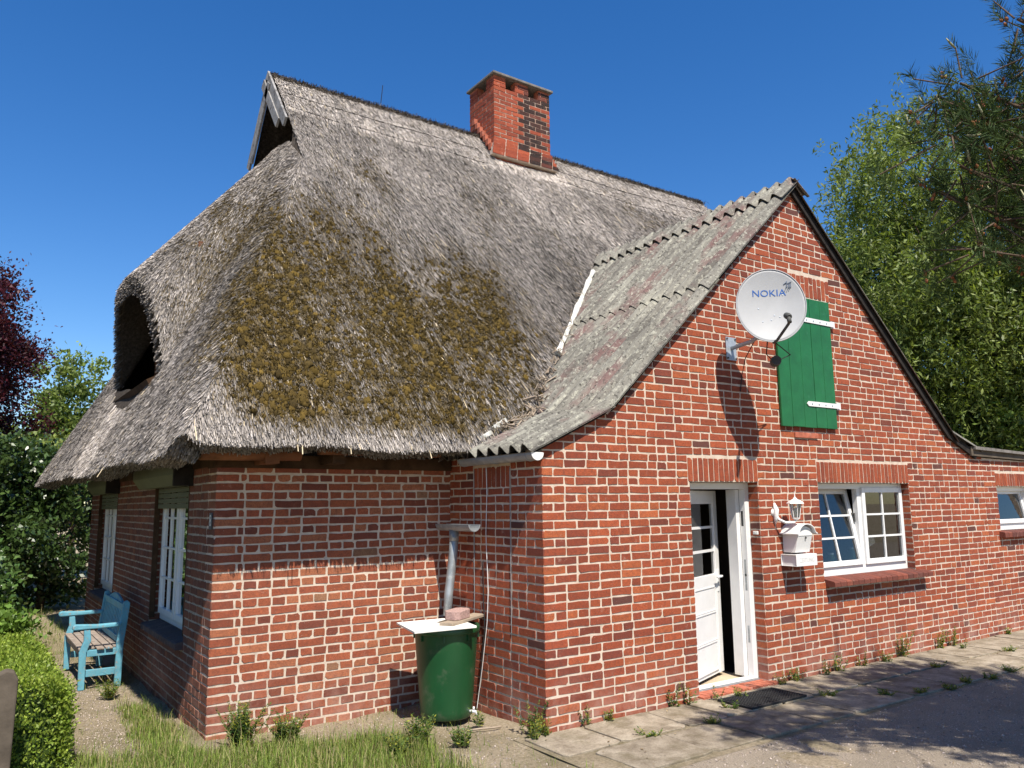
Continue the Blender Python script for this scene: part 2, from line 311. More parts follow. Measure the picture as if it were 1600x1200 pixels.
def brick(O, U, V, N, u0, u1, v0, v1, r, col, wall, top=None, proud=None, name='brick'):
    w, h = u1-u0, v1-v0
    if w < 0.02 or h < 0.015: return
    j = lambda s_=0.0034: r.uniform(-s_, s_); c = lambda: r.uniform(0.0015, 0.008) if r.random() < .90 else r.uniform(.008, .024); c1, c2, c3, c4 = c(), c(), c(), c()
    mm = lambda x: min(x, w*0.4); c1, c2, c3, c4 = map(mm, (c1, c2, c3, c4)); g_ = lambda x: min(x, h*.35)
    o2 = [(u0+c1, v0+j()), ((u0+u1)/2+j(.02), v0+j()), (u1-c2, v0+j()), (u1+j(), v0+g_(c2)), (u1+j(), v1-g_(c3)), (u1-c3, v1+j()), ((u0+u1)/2+j(.02), v1+j()), (u0+c4, v1+j()), (u0+j(), v1-g_(c4)), (u0+j(), v0+g_(c1))]
    if top:
        a, b, cc = top; o2 = clip(o2, a, b, cc)
        if len(o2) < 3: return
    O, U, V, N = map(np.array, (O, U, V, N)); ce = np.mean(o2, 0); p_ = proud if proud is not None else r.uniform(0.002, 0.0065)
    tl = (r.uniform(-.012, .012), r.uniform(-.02, .02)); fr = []; bk = []
    for (a, b) in o2:
        d = ce-(a, b); L = np.hypot(*d)+1e-6; k = min(0.0035/L, 0.4); a2, b2 = a+d[0]*k, b+d[1]*k
        fr.append(O+U*a2+V*b2+N*(p_+tl[0]*(a2-ce[0])+tl[1]*(b2-ce[1]))); bk.append(O+U*a+V*b+N*(-0.006))
    BR.append((fr, bk, col, wall, name))
def lay(O, U, N, u0, u1, z0, z1, wall, pal, seed, opens=(), top=None, edge=0.004, hp=0.36, cross=False):
    """courses of stretchers and headers between u0..u1, openings left free, gable line clipped"""
    r = random.Random(seed); k = 0; z = z0
    while z < z1-0.02:
        zb = z+BH+r.uniform(-.0015, .0015); iv = [(u0-edge, u1+edge)]
        zc = z+BH*.5
        for (a, b, c, d) in opens:
            if c-0.02 < zc < d+0.02:
                niv = []
                for (s0, s1) in iv:
                    if b <= s0 or a >= s1: niv.append((s0, s1)); continue
                    if a-s0 > 0.03: niv.append((s0, a))
                    if s1-b > 0.03: niv.append((b, s1))
                iv = niv
        for (s0, s1) in iv:
            u = s0; first = True
            while u < s1-0.015:
                L = (0.24 if k % 2 else 0.115) if first else (0.115 if r.random() < hp else 0.24)
                if cross: L = 0.24 if k % 2 else (0.19 if first else 0.115)
                if cross and not k % 2 and abs(u-s0-.204) < .01: L = .05
                L += r.uniform(-.006, .006)
                if s1-(u+L) < 0.07: L = s1-u if s1-u < 0.27 else (s1-u-JT)/2
                first = False; tp = None; um = u+L/2
                if top and zb+0.08 > min(rl(u), rl(u+L)):
                    seg = [i for i in range(len(ROOFL)-1) if ROOFL[i][0] <= um <= ROOFL[i+1][0]]
                    if not seg: u += L+JT; continue
                    (xa, za), (xb, zb2) = ROOFL[seg[0]], ROOFL[seg[0]+1]; sl_ = (zb2-za)/(xb-xa); tp = (-sl_, 1.0, za-sl_*xa-0.005)
                dz = r.uniform(-.0015, .0015)
                brick(O, U, Z_, N, u, u+L, z+dz, min(zb, z1)+dz, r, pick(pal, r), wall, tp)
                u += L+JT+r.uniform(-.002, .003)
        z += CO; k += 1
def soldiers(O, U, N, u0, u1, z0, z1, wall, pal, seed, split=0.0):
    r = random.Random(seed); n_ = max(1, round((u1-u0)/0.0763)); st = (u1-u0)/n_
    for i in range(n_):
        a, b = u0+i*st+.0065, u0+(i+1)*st-.0065
        if split and i % 2: 
            zc = z0+(z1-z0)*r.choice((.35, .65)); brick(O, U, Z_, N, a, b, z0, zc-.006, r, pick(pal, r), wall, proud=.005, name='soldier_brick'); brick(O, U, Z_, N, a, b, zc+.006, z1, r, pick(pal, r), wall, proud=.005, name='soldier_brick')
        else: brick(O, U, Z_, N, a, b, z0+.004, z1-.006, r, pick(pal, r), wall, proud=.0055, name='soldier_brick')
def core(name, O, U, N, u0, u1, z0, topf, opens, brk, thick, parent, mat='mortar', label=None):
    """mortar-coloured wall body with real openings"""
    b = MB(); us = sorted({u0, u1, *[x for o in opens for x in o[:2] if u0 < x < u1], *[x for x in brk if u0 < x < u1]})
    for a, c in zip(us[:-1], us[1:]):
        mid = (a+c)/2; ho = sorted([(o[2], o[3]) for o in opens if o[0] < mid < o[1]]); z = z0
        for (p, q) in ho:
            if p > z: b.prism(O, U, Z_, N, [(a, z), (c, z), (c, p), (a, p)], -thick, 0)
            z = q
        b.prism(O, U, Z_, N, [(a, z), (c, z), (c, topf(c)), (a, topf(a))], -thick, 0)
    o = b.build(name, mat, parent)
    if label: o['label'] = label
    return o
DOOR = (1.825, 2.872, -0.2, 2.082); WIN = (3.93, 5.855, 0.985, 2.082); RWIN = (8.21, 9.35, 1.40, 2.05); SHUT = (3.30, 4.35, 2.70, 4.24)
ZB = 0.06-CO*1.0+.006                              # underside of the lowest course
AO = [DOOR, WIN, RWIN]
w_front = core('brick_wall', (0, 0, 0), X_, NY, 0, 10.6, -0.2, lambda u: rl(u)-.01, AO, [p[0] for p in ROOFL], 0.24, house, label='red brick gable wall of the annex with white door and window')
lint = [(1.80, 2.88, 2.082, 2.326), (3.92, 5.865, 2.082, 2.326), (8.19, 9.4, 2.05, 2.245), (3.62, 4.42, 4.26, 4.52)]
lay((0, 0, 0), X_, NY, 0, 7.83, ZB, 5.6, 'front', PAL_A, 11, opens=AO+lint, top=True)
lay((0, 0, 0), X_, NY, 7.845, 10.5, ZB, 2.45, 'front', PAL_A, 12, opens=AO+lint, top=True)
for i, l_ in enumerate(lint): soldiers((0, 0, 0), X_, NY, *l_, 'front', [PAL_A[1], PAL_A[2], PAL_A[0]], 20+i, split=1 if i == 3 else 0)
# reveals facing left and right in door and window openings
lay((2.872, 0, 0), Y_, NX, 0.004, 0.125, ZB, 2.08, 'front', PAL_A, 31, hp=.3)
lay((5.855, 0, 0), Y_, NX, 0.004, 0.10, 1.03, 2.08, 'front', PAL_A, 32)
lay((1.825, 0, 0), Y_, X_, 0.004, 0.125, ZB, 2.08, 'front', PAL_A, 33)
# annex side wall with the bricked-up opening
w_side = core('brick_wall', (0, 0.24, 0), Y_, NX, 0, YF-.24, -0.2, lambda u: 2.34, [], [], 0.24, house, label='red brick side wall of the annex with a bricked-up opening')
pan = (0.47, 1.12, 0.93, 2.235)
lay((0, 0, 0), Y_, NX, 0, YF, ZB, 2.33, 'side', PAL_A, 41, opens=[pan])
lay((0, 0, 0), Y_, NX, 0.485, 1.105, ZB+CO*12, 2.03, 'side', PAL_A, 42, hp=.25)
soldiers((0, 0, 0), Y_, NX, 0.48, 1.11, 2.035, 2.24, 'side', PAL_A, 43)
# main front wall
w_main = core('brick_wall', (0, YF, 0), X_, NY, XA, 0.25, -0.2, lambda u: 2.30, [], [], 0.26, house, 'mortar', 'sunlit brick wall of the thatched block beside the rain barrel')
lay((0, YF, 0), X_, NY, XA, -0.006, ZB-.02, 2.245, 'main', PAL_F, 51, cross=True)
# left gable end
LW1 = (2.50, 4.12, 0.66, 2.21); LW2 = (6.62, 8.36, 0.66, 2.21)
w_left = core('brick_wall', (XA, YF+.26, 0), Y_, NX, 0, YB-YF-.26, -0.2, lambda u: 2.32, [(a-YF-.26, b-YF-.26, c, d) for a, b, c, d in (LW1, LW2)], [], 0.26, house, 'mortar_grey_shaded', 'shaded brick end wall with two shuttered windows')
lay((XA, 0, 0), Y_, NX, YF, YB, ZB-.02, 2.25, 'left', PAL_L_SHADED, 61, opens=[LW1, LW2], cross=True)
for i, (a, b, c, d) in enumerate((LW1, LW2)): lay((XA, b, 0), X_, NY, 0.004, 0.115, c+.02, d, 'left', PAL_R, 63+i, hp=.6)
# plain rear and right walls, unseen from the garden
b = MB(); b.box(XA+.26, XR, YB-.25, YB, -.2, 2.3).box(XR-.25, XR, 0.0+YF, YB-.25, -.2, 2.3).box(10.36, 10.6, .24, 4, -.2, 2.35).box(XR, 10.6, 4, 4.2, -.2, 2.3)
b.build('rear_wall', 'mortar', house)
WALLS = {'front': w_front, 'side': w_side, 'main': w_main, 'left': w_left}

# brick objects: the 300 that show largest singly, the rest joined
def ringmesh(fr, bk): 
    n_ = len(fr); return fr+bk, [tuple(range(n_))]+[(i, i+n_, (i+1) % n_+n_, (i+1) % n_) for i in range(n_)]
def area(fr):
    P = proj(np.array(fr)); x, y = P[:, 0], P[:, 1]; c = P.mean(0)
    if not (-20 < c[0] < 1620 and -20 < c[1] < 1220): return 0
    return abs(0.5*np.sum(x*np.roll(y, -1)-np.roll(x, -1)*y))
plain = [b for b in BR if b[4] == 'brick']; sold = [b for b in BR if b[4] != 'brick']
ar = sorted(range(len(plain)), key=lambda i: -area(plain[i][0])); top300 = set(ar[:300])
rest = MB()
for i, (fr, bk, c, wk, nm) in enumerate(plain):
    if i in top300: MB().add(*ringmesh(fr, bk), c).build('brick', 'brick', WALLS[wk], tint=True)
    else: rest.add(*ringmesh(fr, bk), c)
for (fr, bk, c, wk, nm) in sold: MB().add(*ringmesh(fr, bk), c).build(nm, 'brick', WALLS[wk], tint=True)
tag(rest.build('brickwork', 'brick', house, tint=True), kind='stuff')

# interior, so that the open door and the windows look into rooms
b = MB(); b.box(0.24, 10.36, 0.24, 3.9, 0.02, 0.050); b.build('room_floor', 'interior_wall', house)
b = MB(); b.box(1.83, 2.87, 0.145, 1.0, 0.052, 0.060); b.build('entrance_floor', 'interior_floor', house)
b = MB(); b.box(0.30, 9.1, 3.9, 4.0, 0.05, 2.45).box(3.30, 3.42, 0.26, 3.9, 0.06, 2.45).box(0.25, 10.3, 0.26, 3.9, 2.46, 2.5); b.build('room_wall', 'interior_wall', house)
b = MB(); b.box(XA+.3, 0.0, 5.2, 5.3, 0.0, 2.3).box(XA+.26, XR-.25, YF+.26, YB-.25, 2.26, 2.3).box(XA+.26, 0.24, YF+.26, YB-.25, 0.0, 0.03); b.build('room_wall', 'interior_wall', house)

# ------------------------------------------------------------------ windows and door
def ring(mb, O, U, V, N, u0, u1, v0, v1, w, n0, n1, wb=None):
    wb = wb or w
    mb.obox(O, U, V, N, u0, u0+w, v0, v1, n0, n1).obox(O, U, V, N, u1-w, u1, v0, v1, n0, n1)
    mb.obox(O, U, V, N, u0+w, u1-w, v0, v0+wb, n0, n1).obox(O, U, V, N, u0+w, u1-w, v1-w, v1, n0, n1); return mb
def sash(win, O, U, V, N, u0, u1, v0, v1, n0, cols, rows, fw=0.062, mat='white_plastic', bar=0.022):
    ring(MB(), O, U, V, N, u0, u1, v0, v1, fw, n0, n0+.055).build('sash', mat, win, bevel=.004)
    gu, gv = (u1-u0-2*fw)/cols, (v1-v0-2*fw)/rows
    for i in range(1, cols): MB().obox(O, U, V, N, u0+fw+gu*i-bar/2, u0+fw+gu*i+bar/2, v0+fw, v1-fw, n0+.015, n0+.046).build('glazing_bar', mat, win)
    for j in range(1, rows): MB().obox(O, U, V, N, u0+fw, u1-fw, v0+fw+gv*j-bar/2, v0+fw+gv*j+bar/2, n0+.0165, n0+.0445).build('glazing_bar', mat, win)
    for i in range(cols):
        for j in range(rows):
            a, c = u0+fw+gu*i, v0+fw+gv*j; O_, U_, V_, N_ = map(np.array, (O, U, V, N)); P = lambda x, y: O_+U_*x+V_*y+N_*(n0+.03)
            MB().add([P(a, c), P(a+gu, c), P(a+gu, c+gv), P(a, c+gv)], [(0, 1, 2, 3)]).build('pane', 'glass', win)
def part(name, parent, mat, mb, **k): return mb.build(name, mat, parent, **k)
def wpart(name, label):
    o = bpy.data.objects.new(name, None); link(o, house); o['label'] = label; return o
# annex window, left sash tilted in
wn = wpart('window', 'white two-sash window with its left sash tilted inwards')
u0, u1, v0, v1 = WIN; Yw = 0.10
ring(MB(), (0, Yw, 0), X_, Z_, NY, u0+.003, u1-.003, v0+.03, v1-.003, .065, -.07, 0, wb=.13).build('frame', 'white_plastic', wn, bevel=.004)
um = (u0+u1)/2; MB().obox((0, Yw, 0), X_, Z_, NY, um-.04, um+.04, v0+.16, v1-.068, -.068, -.003).build('mullion', 'white_plastic', wn, bevel=.003)
sash(wn, (0, Yw, 0), X_, Z_, NY, um+.03, u1-.045, v0+.13, v1-.05, -.03, 2, 3)
ta = R(10.5); Vt = (0, math.sin(ta), math.cos(ta)); Nt = (0, -math.cos(ta), math.sin(ta))
sash(wn, (0, Yw, v0+.13), X_, Vt, Nt, u0+.045, um-.03, 0, v1-v0-.18, -.03, 2, 3)
MB().tube([(um-.05, Yw+.10, 1.72), (um-.05, Yw+.05, 1.72), (um-.05, Yw+.05, 1.62)], .011, 6).build('window_handle', 'dark_plastic', wn)
# brick sill, on edge
def brick_sill(O, U, N, u0, u1, zt, out, back, drop, seed, pal, dark=.5):
    r = random.Random(seed); n_ = round((u1-u0)/.118); st = (u1-u0)/n_; s = wpart('window_sill', 'brick-on-edge window sill'); 
    MB().obox(O, U, Z_, N, u0+.006, u1-.006, zt-.085, zt-drop-.008, -back, out-.012).build('mortar_bed', 'mortar', s)
    O_, U_, N_ = map(np.array, (O, U, N))
    for i in range(n_):
        a, b2 = u0+i*st+.004, u0+(i+1)*st-.004; c = pick(pal, r); P = lambda a_, n_2, z_: O_+U_*a_+N_*n_2+np.array((0, 0, z_))
        vs = [P(a, -back, zt), P(b2, -back, zt), P(b2, out-.012, zt-drop), P(a, out-.012, zt-drop), P(b2, out, zt-drop-.012), P(a, out, zt-drop-.012), P(b2, out, zt-.092), P(a, out, zt-.092), P(b2, -back, zt-.094), P(a, -back, zt-.094)]
        MB().add(vs, [(0, 3, 2, 1), (3, 5, 4, 2), (5, 7, 6, 4), (7, 9, 8, 6), (0, 9, 7, 5, 3), (1, 2, 4, 6, 8)], c).build('sill_brick', 'brick', s, tint=True)
    return s
PAL_S = [((0.16, 0.052, 0.038), 3), ((0.12, 0.045, 0.037), 3), ((0.20, 0.060, 0.04), 2)]
brick_sill((0, 0, 0), X_, NY, 3.935, 6.03, 1.02, .125, .09, .035, 71, PAL_S)
brick_sill((0, 0, 0), X_, NY, 8.14, 9.5, 1.42, .085, .05, .02, 72, PAL_S)
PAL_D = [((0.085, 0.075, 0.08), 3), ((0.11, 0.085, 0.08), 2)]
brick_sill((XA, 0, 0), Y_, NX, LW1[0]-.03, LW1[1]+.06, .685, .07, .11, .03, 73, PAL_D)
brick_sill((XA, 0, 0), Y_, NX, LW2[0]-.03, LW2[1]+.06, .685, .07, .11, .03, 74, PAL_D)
# right-hand window, tilted
wn = wpart('window', 'small white window at the right end, tilted open'); u0, u1, v0, v1 = RWIN
ring(MB(), (0, .09, 0), X_, Z_, NY, u0+.003, u1-.003, v0+.02, v1-.003, .06, -.07, 0, wb=.11).build('frame', 'white_plastic', wn, bevel=.004)
sash(wn, (0, .09, v0+.11), X_, Vt, Nt, u0+.045, u1-.045, 0, v1-v0-.15, -.03, 1, 1)
# windows of the end wall with roller shutters
for i, (a, b_, c, d) in enumerate((LW1, LW2)):
    wn = wpart('window', ('nearer' if i == 0 else 'farther')+' white window in the shaded end wall, shutter partly lowered')
    O = (XA+.11, 0, 0); ring(MB(), O, Y_, Z_, NX, a+.003, b_-.003, c+.03, d-.003, .06, -.06, 0, wb=.09).build('frame', 'white_plastic', wn, bevel=.004)
    ym = (a+b_)/2; MB().obox(O, Y_, Z_, NX, ym-.05, ym+.05, c+.12, d-.07, -.058, -.004).build('mullion', 'white_plastic', wn)
    sash(wn, O, Y_, Z_, NX, a+.04, ym-.02, c+.10, d-.05, -.025, 2, 4); sash(wn, O, Y_, Z_, NX, ym+.02, b_-.04, c+.10, d-.05, -.025, 2, 4)
    k = 0
    for s in range(6): MB().obox((XA+.035, 0, 0), Y_, Z_, NX, a+.03, b_-.03, 1.88+s*.055, 1.88+s*.055+.05, -.006+(s % 2)*.002, .008).build('shutter_slat', 'olive_metal', wn, bevel=.004)
    for yy in (a+.004, b_-.034): MB().obox((XA, 0, 0), Y_, Z_, NX, yy, yy+.03, c+.05, 2.20, -.05, .004).build('shutter_guide', 'dark_wood', wn)
    MB().prism((0, a-.08, 0), X_, Z_, Y_, [(XA-.006, 2.30), (XA-.17, 2.30), (XA-.17, 2.20), (XA-.10, 2.10), (XA-.006, 2.10)], 0, b_-a+.5 if i == 0 else b_-a+.2).build('shutter_box', 'olive_metal', wn)
    MB().obox((XA, 0, 0), Y_, Z_, NX, a-.14, a-.085, 2.09, 2.31, .006, .18).build('shutter_box_end', 'tar', wn)
# front door
dr = wpart('door', 'white panelled door with glazed top standing ajar')
u0, u1, _, v1 = DOOR
ring(MB(), (0, .13, 0), X_, Z_, NY, u0+.003, u1-.003, .062, v1-.003, .068, -.075, 0, wb=.02).build('door_frame', 'white_paint', dr, bevel=.004)
MB().obox((0, .13, 0), X_, Z_, NY, u1-.13, u1-.072, .085, v1-.075, -.20, -.076).build('door_jamb', 'white_paint', dr)
MB().obox((0, .13, 0), X_, Z_, NY, u0+.01, u1-.01, .04, .060, -.10, .02).build('threshold', 'zinc', dr)
hg = np.array((1.90, .175, 0)); da = R(20.5); DU = np.array((math.cos(da), math.sin(da), 0)); DN = np.array((math.sin(da), -math.cos(da), 0)); DW = .88; Z0, Z1 = .10, 2.0
lf = MB()
lf.obox(hg, DU, Z_, DN, 0, .11, Z0, Z1, -.022, .022).obox(hg, DU, Z_, DN, DW-.11, DW, Z0, Z1, -.022, .022)
lf.obox(hg, DU, Z_, DN, .11, DW-.11, Z0, 1.02, -.020, .012).obox(hg, DU, Z_, DN, .11, DW-.11, 1.86, Z1, -.022, .022).obox(hg, DU, Z_, DN, .11, DW-.11, 1.0, 1.12, -.0215, .0215)
lf.build('door_leaf', 'white_paint', dr, bevel=.004)
for (a, b_) in ((.16, .42), (.46, .72), (.76, .98)):
    MB().obox(hg, DU, Z_, DN, .17, DW-.17, a, b_, .012, .019).build('door_panel', 'white_paint', dr, bevel=.006)
    ring(MB(), hg, DU, Z_, DN, .145, DW-.145, a-.02, b_+.02, .02, .0125, .026).build('moulding', 'white_paint', dr, bevel=.005)
pv = (1.86-1.12)/3; pu = DW-.22
for j in (1, 2): MB().obox(hg, DU, Z_, DN, .11, DW-.11, 1.12+pv*j-.013, 1.12+pv*j+.013, -.014, .014).build('glazing_bar', 'white_paint', dr)
for j in range(3):
    for i in range(1):
        P = lambda a_, z_: hg+DU*a_+np.array((0, 0, z_)); a_, z_ = .11+pu*i, 1.12+pv*j
        MB().add([P(a_, z_), P(a_+pu, z_), P(a_+pu, z_+pv), P(a_, z_+pv)], [(0, 1, 2, 3)]).build('pane', 'glass', dr)
MB().obox(hg, DU, Z_, DN, DW-.085, DW-.035, .93, 1.16, .022, .030).build('handle_plate', 'white_plastic', dr, bevel=.003)
e = hg+DU*(DW-.06)+np.array((0, 0, 1.09)); MB().tube([e+DN*.02, e+DN*.075, e+DN*.075-DU*.02, e+DN*.072-DU*.14], .012, 8).build('handle', 'white_plastic', dr, smooth=True)
for z_ in (.42, .95, 1.1): MB().obox((0, .13, 0), X_, Z_, NY, u1-.0715, u1-.069, z_, z_+.17, -.05, -.025).build('strike_plate', 'zinc', dr)
MB().obox((0, .13, 0), X_, Z_, NY, u1-.0715, u1-.069, 1.62, 1.78, -.06, -.03).build('hinge_plate', 'black_metal', dr)
# red tiled doorstep
st = wpart('doorstep', 'red clinker doorstep'); r = random.Random(5)
MB().box(1.80, 2.93, -.07, .12, -.1, .034).build('mortar_bed', 'mortar', st)
n_ = 14
for i in range(n_):
    a = 1.80+i*(1.13/n_); q = r.uniform(-.003, .003); MB().box(a+.004, a+1.13/n_-.004, -.075+q, .118, .0, .052+r.uniform(-.002, .003)).build('step_brick', 'tile_red', st, bevel=.004)
# green shutter
sh = wpart('shutter', 'green boarded shutter with white strap hinges'); 
ws = [.20, .22, .22, .20, .20]; a = 3.30
MB().obox((0, 0, 0), X_, Z_, NY, 3.32, 4.33, 2.72, 4.2, .008, .015).build('backing', 'tar', sh)
for i, w in enumerate(ws): MB().obox((0, 0, 0), X_, Z_, NY, a+.003, a+w-.003, 2.70+r.uniform(0, .008), 4.24-r.uniform(0, .008), .016, .040+r.uniform(0, .003)).build('plank', 'green_paint', sh, bevel=.004); a += w
for zc in (2.98, 3.97):
    MB().prism((0, 0, 0), X_, Z_, NY, [(3.80, zc-.028), (4.40, zc-.028), (4.40, zc+.028), (3.80, zc+.028), (3.765, zc)], .0445, .051).build('strap_hinge', 'white_paint', sh)
    MB().obox((0, 0, 0), X_, Z_, NY, 4.352, 4.43, zc-.04, zc+.04, .008, .042).build('hinge_block', 'white_paint', sh)
    for k in range(4): MB().lathe([(0, .006), (.010, .004), (.012, 0)], 8, (3.86+k*.13, -.051, zc), NY).build('bolt', 'galvanised', sh)
MB().obox((0, 0, 0), X_, Z_, NY, 3.55, 3.98, 2.585, 2.645, -.01, .022).build('ledge', 'tile_red', sh, bevel=.004)

# ------------------------------------------------------------------ thatched roof
RZ, RY, RX0, RX1, SF = 8.15, 5.40, -0.78, 8.42, 1.253
def smin(a, b, k): h = np.clip(.5+.5*(b-a)/k, 0, 1); return b*(1-h)+a*h-k*h*(1-h)
def smax(a, b, k): return -smin(-a, -b, k)
def wob(x, y): return 0.025*np.sin(1.3*x+.6*y)+.02*np.sin(2.3*x-1.9*y+1)+.012*np.sin(5.1*x+3.7*y)
def xL(y): return -2.80-.03*(y-1)
def h_front(x, y): yy = np.abs(y-RY); return RZ-SF*yy-.12*np.clip((yy-4.0)/.47, 0, 1)**2+.05*np.clip((.62-yy)/.06, 0, 1)*0.6-.05*np.exp(-((yy-2.2)/1.3)**2)+wob(x, y)*np.clip(yy, 0, 1)
def h_hip(x, y): s = x-xL(y); return 2.33+2.05*s+.12*np.exp(-(s/.35)**2)*0+wob(y, x)*.8
def h_hood(x, y): dy = np.abs(y-RY-.05); return 4.74+1.19*(x+2.58)-1.3*(dy/1.55)**3.4
def xlip(y): dy = (y-RY-.05)/1.6; return -2.36-.20*np.clip(1-dy*dy, 0, 1)
def h_right(x, y): return 2.40+2.02*(9.75-x)
def H(x, y, hood, gab):
    """roof height; hood: on the eyebrow dormer; gab: beyond the gablet plane (ridge side)"""
    f = h_front(x, y); hp = h_hip(x, y); hp = np.where(hood, smax(h_hood(x, y), hp, .35), hp)
    z = np.where(gab, f, smin(f, hp, .16+.30*np.clip((np.minimum(f, hp)-2.5)/.9, 0, 1))); return np.where(x > RX1, smin(z, h_right(x, y), .4), z)
thatch = None
# base surface on a plan grid
gx = np.unique(np.concatenate([np.arange(-3.06, RX0-.03, .05), [RX0-.012, RX0+.012], np.arange(RX0+.05, 9.7, .12)])); gy = np.arange(.93, 9.88, .0597)
GX, GY = np.meshgrid(gx, gy, indexing='ij'); GXc = np.maximum(GX, xL(GY)); gab = GX > RX0
Zb = H(GXc, GY, np.zeros_like(gab), gab)
idx = np.arange(GX.size).reshape(GX.shape); V = np.stack([GXc, GY, Zb], -1).reshape(-1, 3)
quad = np.stack([idx[:-1, :-1], idx[1:, :-1], idx[1:, 1:], idx[:-1, 1:]], -1).reshape(-1, 4)
cx = V[quad].mean(1); dz = V[quad][:, :, 2]; ex = np.ptp(V[quad][:, :, 0], axis=1)
CRN = .28
def inside(x, y):                                   # rounded eave corner in plan
    cx0, cy0 = xL(1.4)+CRN, .93+CRN; return ~((x < cx0) & (y < cy0) & (np.hypot(x-cx0, y-cy0) > CRN+.02))
keep = (ex > 1e-4) & inside(cx[:, 0], cx[:, 1])
keep &= ~((np.abs(cx[:, 0]-RX0) < .03) & (np.ptp(dz, axis=1) > .35))
hd = h_hood(cx[:, 0], cx[:, 1])-h_hip(cx[:, 0], cx[:, 1]); keep &= ~((hd > .12) & (cx[:, 0] > -2.40) & (cx[:, 0] < -1.0))
thatch = np_obj('thatch_roof', V, quad[keep], 'thatch', house, smooth=True); thatch['label'] = 'weathered grey thatch with brown moss'
# hood of the eyebrow dormer: top, rim and underside
yy = np.linspace(3.3, 7.6, 80); tt = np.linspace(0, 1, 36); YY, TT = np.meshgrid(yy, tt, indexing='ij'); XX = xlip(YY)+(-.86-xlip(YY))*TT
ZT = H(XX, YY, np.ones_like(XX, bool), np.zeros_like(XX, bool))+.012
us = .87; YU = RY+.05+(YY-RY-.05)*us
XU = np.minimum(xlip(YY)+.02+(-1.2-xlip(YY))*TT, -1.2); ZU = 4.74+1.19*(XU+2.58)-.24-1.22*(np.abs(YU-RY-.05)/1.36)**3.4
hv = np.concatenate([np.stack([XX, YY, ZT], -1).reshape(-1, 3), np.stack([XU, YU, np.maximum(ZU, h_hip(XU, YU)-.12)], -1).reshape(-1, 3)])
id1 = np.arange(XX.size).reshape(XX.shape); q1 = np.stack([id1[:-1, :-1], id1[1:, :-1], id1[1:, 1:], id1[:-1, 1:]], -1).reshape(-1, 4); q2 = q1[:, ::-1]+XX.size
rim = np.stack([id1[:-1, 0], id1[:-1, 0]+XX.size, id1[1:, 0]+XX.size, id1[1:, 0]], -1)
np_obj('dormer_hood', hv, np.concatenate([q1, q2, rim]), 'thatch', thatch, smooth=False)
# eave rim and soffit along front, corner and left side
EV = [(x, .93, 0, 1) for x in np.arange(2.4, xL(1.4)+CRN, -.08)]
cc = (xL(1.4)+CRN, .93+CRN); EV += [(cc[0]-CRN*math.sin(a), cc[1]-CRN*math.cos(a), math.sin(a), math.cos(a)) for a in np.linspace(0, math.pi/2, 10)]
EV += [(xL(y), y, 1, 0) for y in np.arange(.93+CRN+.05, 9.88, .1)]
EV = np.array(EV); ez = H(EV[:, 0], EV[:, 1], np.zeros(len(EV), bool), EV[:, 0] > RX0); r_ = np.random.default_rng(1).normal(0, .012, len(EV))
A_ = np.stack([EV[:, 0], EV[:, 1], ez], 1); B_ = np.stack([EV[:, 0]+EV[:, 2]*.26, EV[:, 1]+EV[:, 3]*.26, ez-.05+r_], 1); C_ = np.stack([EV[:, 0]+EV[:, 2]*.95, EV[:, 1]+EV[:, 3]*.95, ez+.55], 1)
n_ = len(EV); i0 = np.arange(n_-1)
np_obj('eave', np.concatenate([A_, B_]), np.stack([i0, i0+1, i0+1+n_, i0+n_], 1), 'thatch', thatch)
np_obj('soffit', np.concatenate([B_, C_]), np.stack([i0, i0+1, i0+1+n_, i0+n_], 1), 'soffit', thatch)

def annex_z(x): return np.interp(x, [-.2, .78, APX[0], 6.95, 8, 11], [2.30, 2.79, APX[1]+.06, 2.8, 2.5, 2.45])
# moss cover, in plan coordinates (a growth pattern on the slope)
def fbm(x, y, s, seed):
    rr = np.random.default_rng(seed); out = 0; amp = 1
    for o in range(4):
        a = rr.uniform(0, 6.28, 6); ph = rr.uniform(0, 6.28, 6)
        out = out+amp*sum(np.sin((x*np.cos(t)+y*np.sin(t))*s+p) for t, p in zip(a, ph))/6; s *= 2.1; amp *= .6
    return out
def moss(x, y, hip):
    a = np.exp(-np.clip((x+.55)/1.9, 0, 9)**2)*np.exp(-np.clip((-1.9-x)/.55, 0, 9)**2); b = np.exp(-np.clip((y-1.9)/1.15, 0, 9)**2)*np.clip((y-.96)/.12, 0, 1)
    m = .92*a*b+.34*np.exp(-((x-1.1-.8*(y-2.6))/.8)**2-((y-2.6)/1.3)**2)+.36*np.exp(-((x+1.45)/.30)**2-((y-3.0)/.8)**2)+.30*np.exp(-((x-.3)/.9)**2-((y-3.9)/.25)**2)
    mh = 1.0*np.exp(-((y-3.7)/1.0)**2-((x+1.55)/.6)**2)+.85*np.exp(-((y-2.0)/.9)**2-((x+2.05)/.5)**2)
    w = np.clip((h_front(x, y)-h_hip(x, y))/1.2+.5, 0, 1)*hip
    st = fbm(x*1.0, y*.55, 5.0, 14)
    return mh*w+m*(1-w)+.28*fbm(x, y, 2.2, 4)+.32*st+.16*fbm(x, y, 15.0, 24)-.05
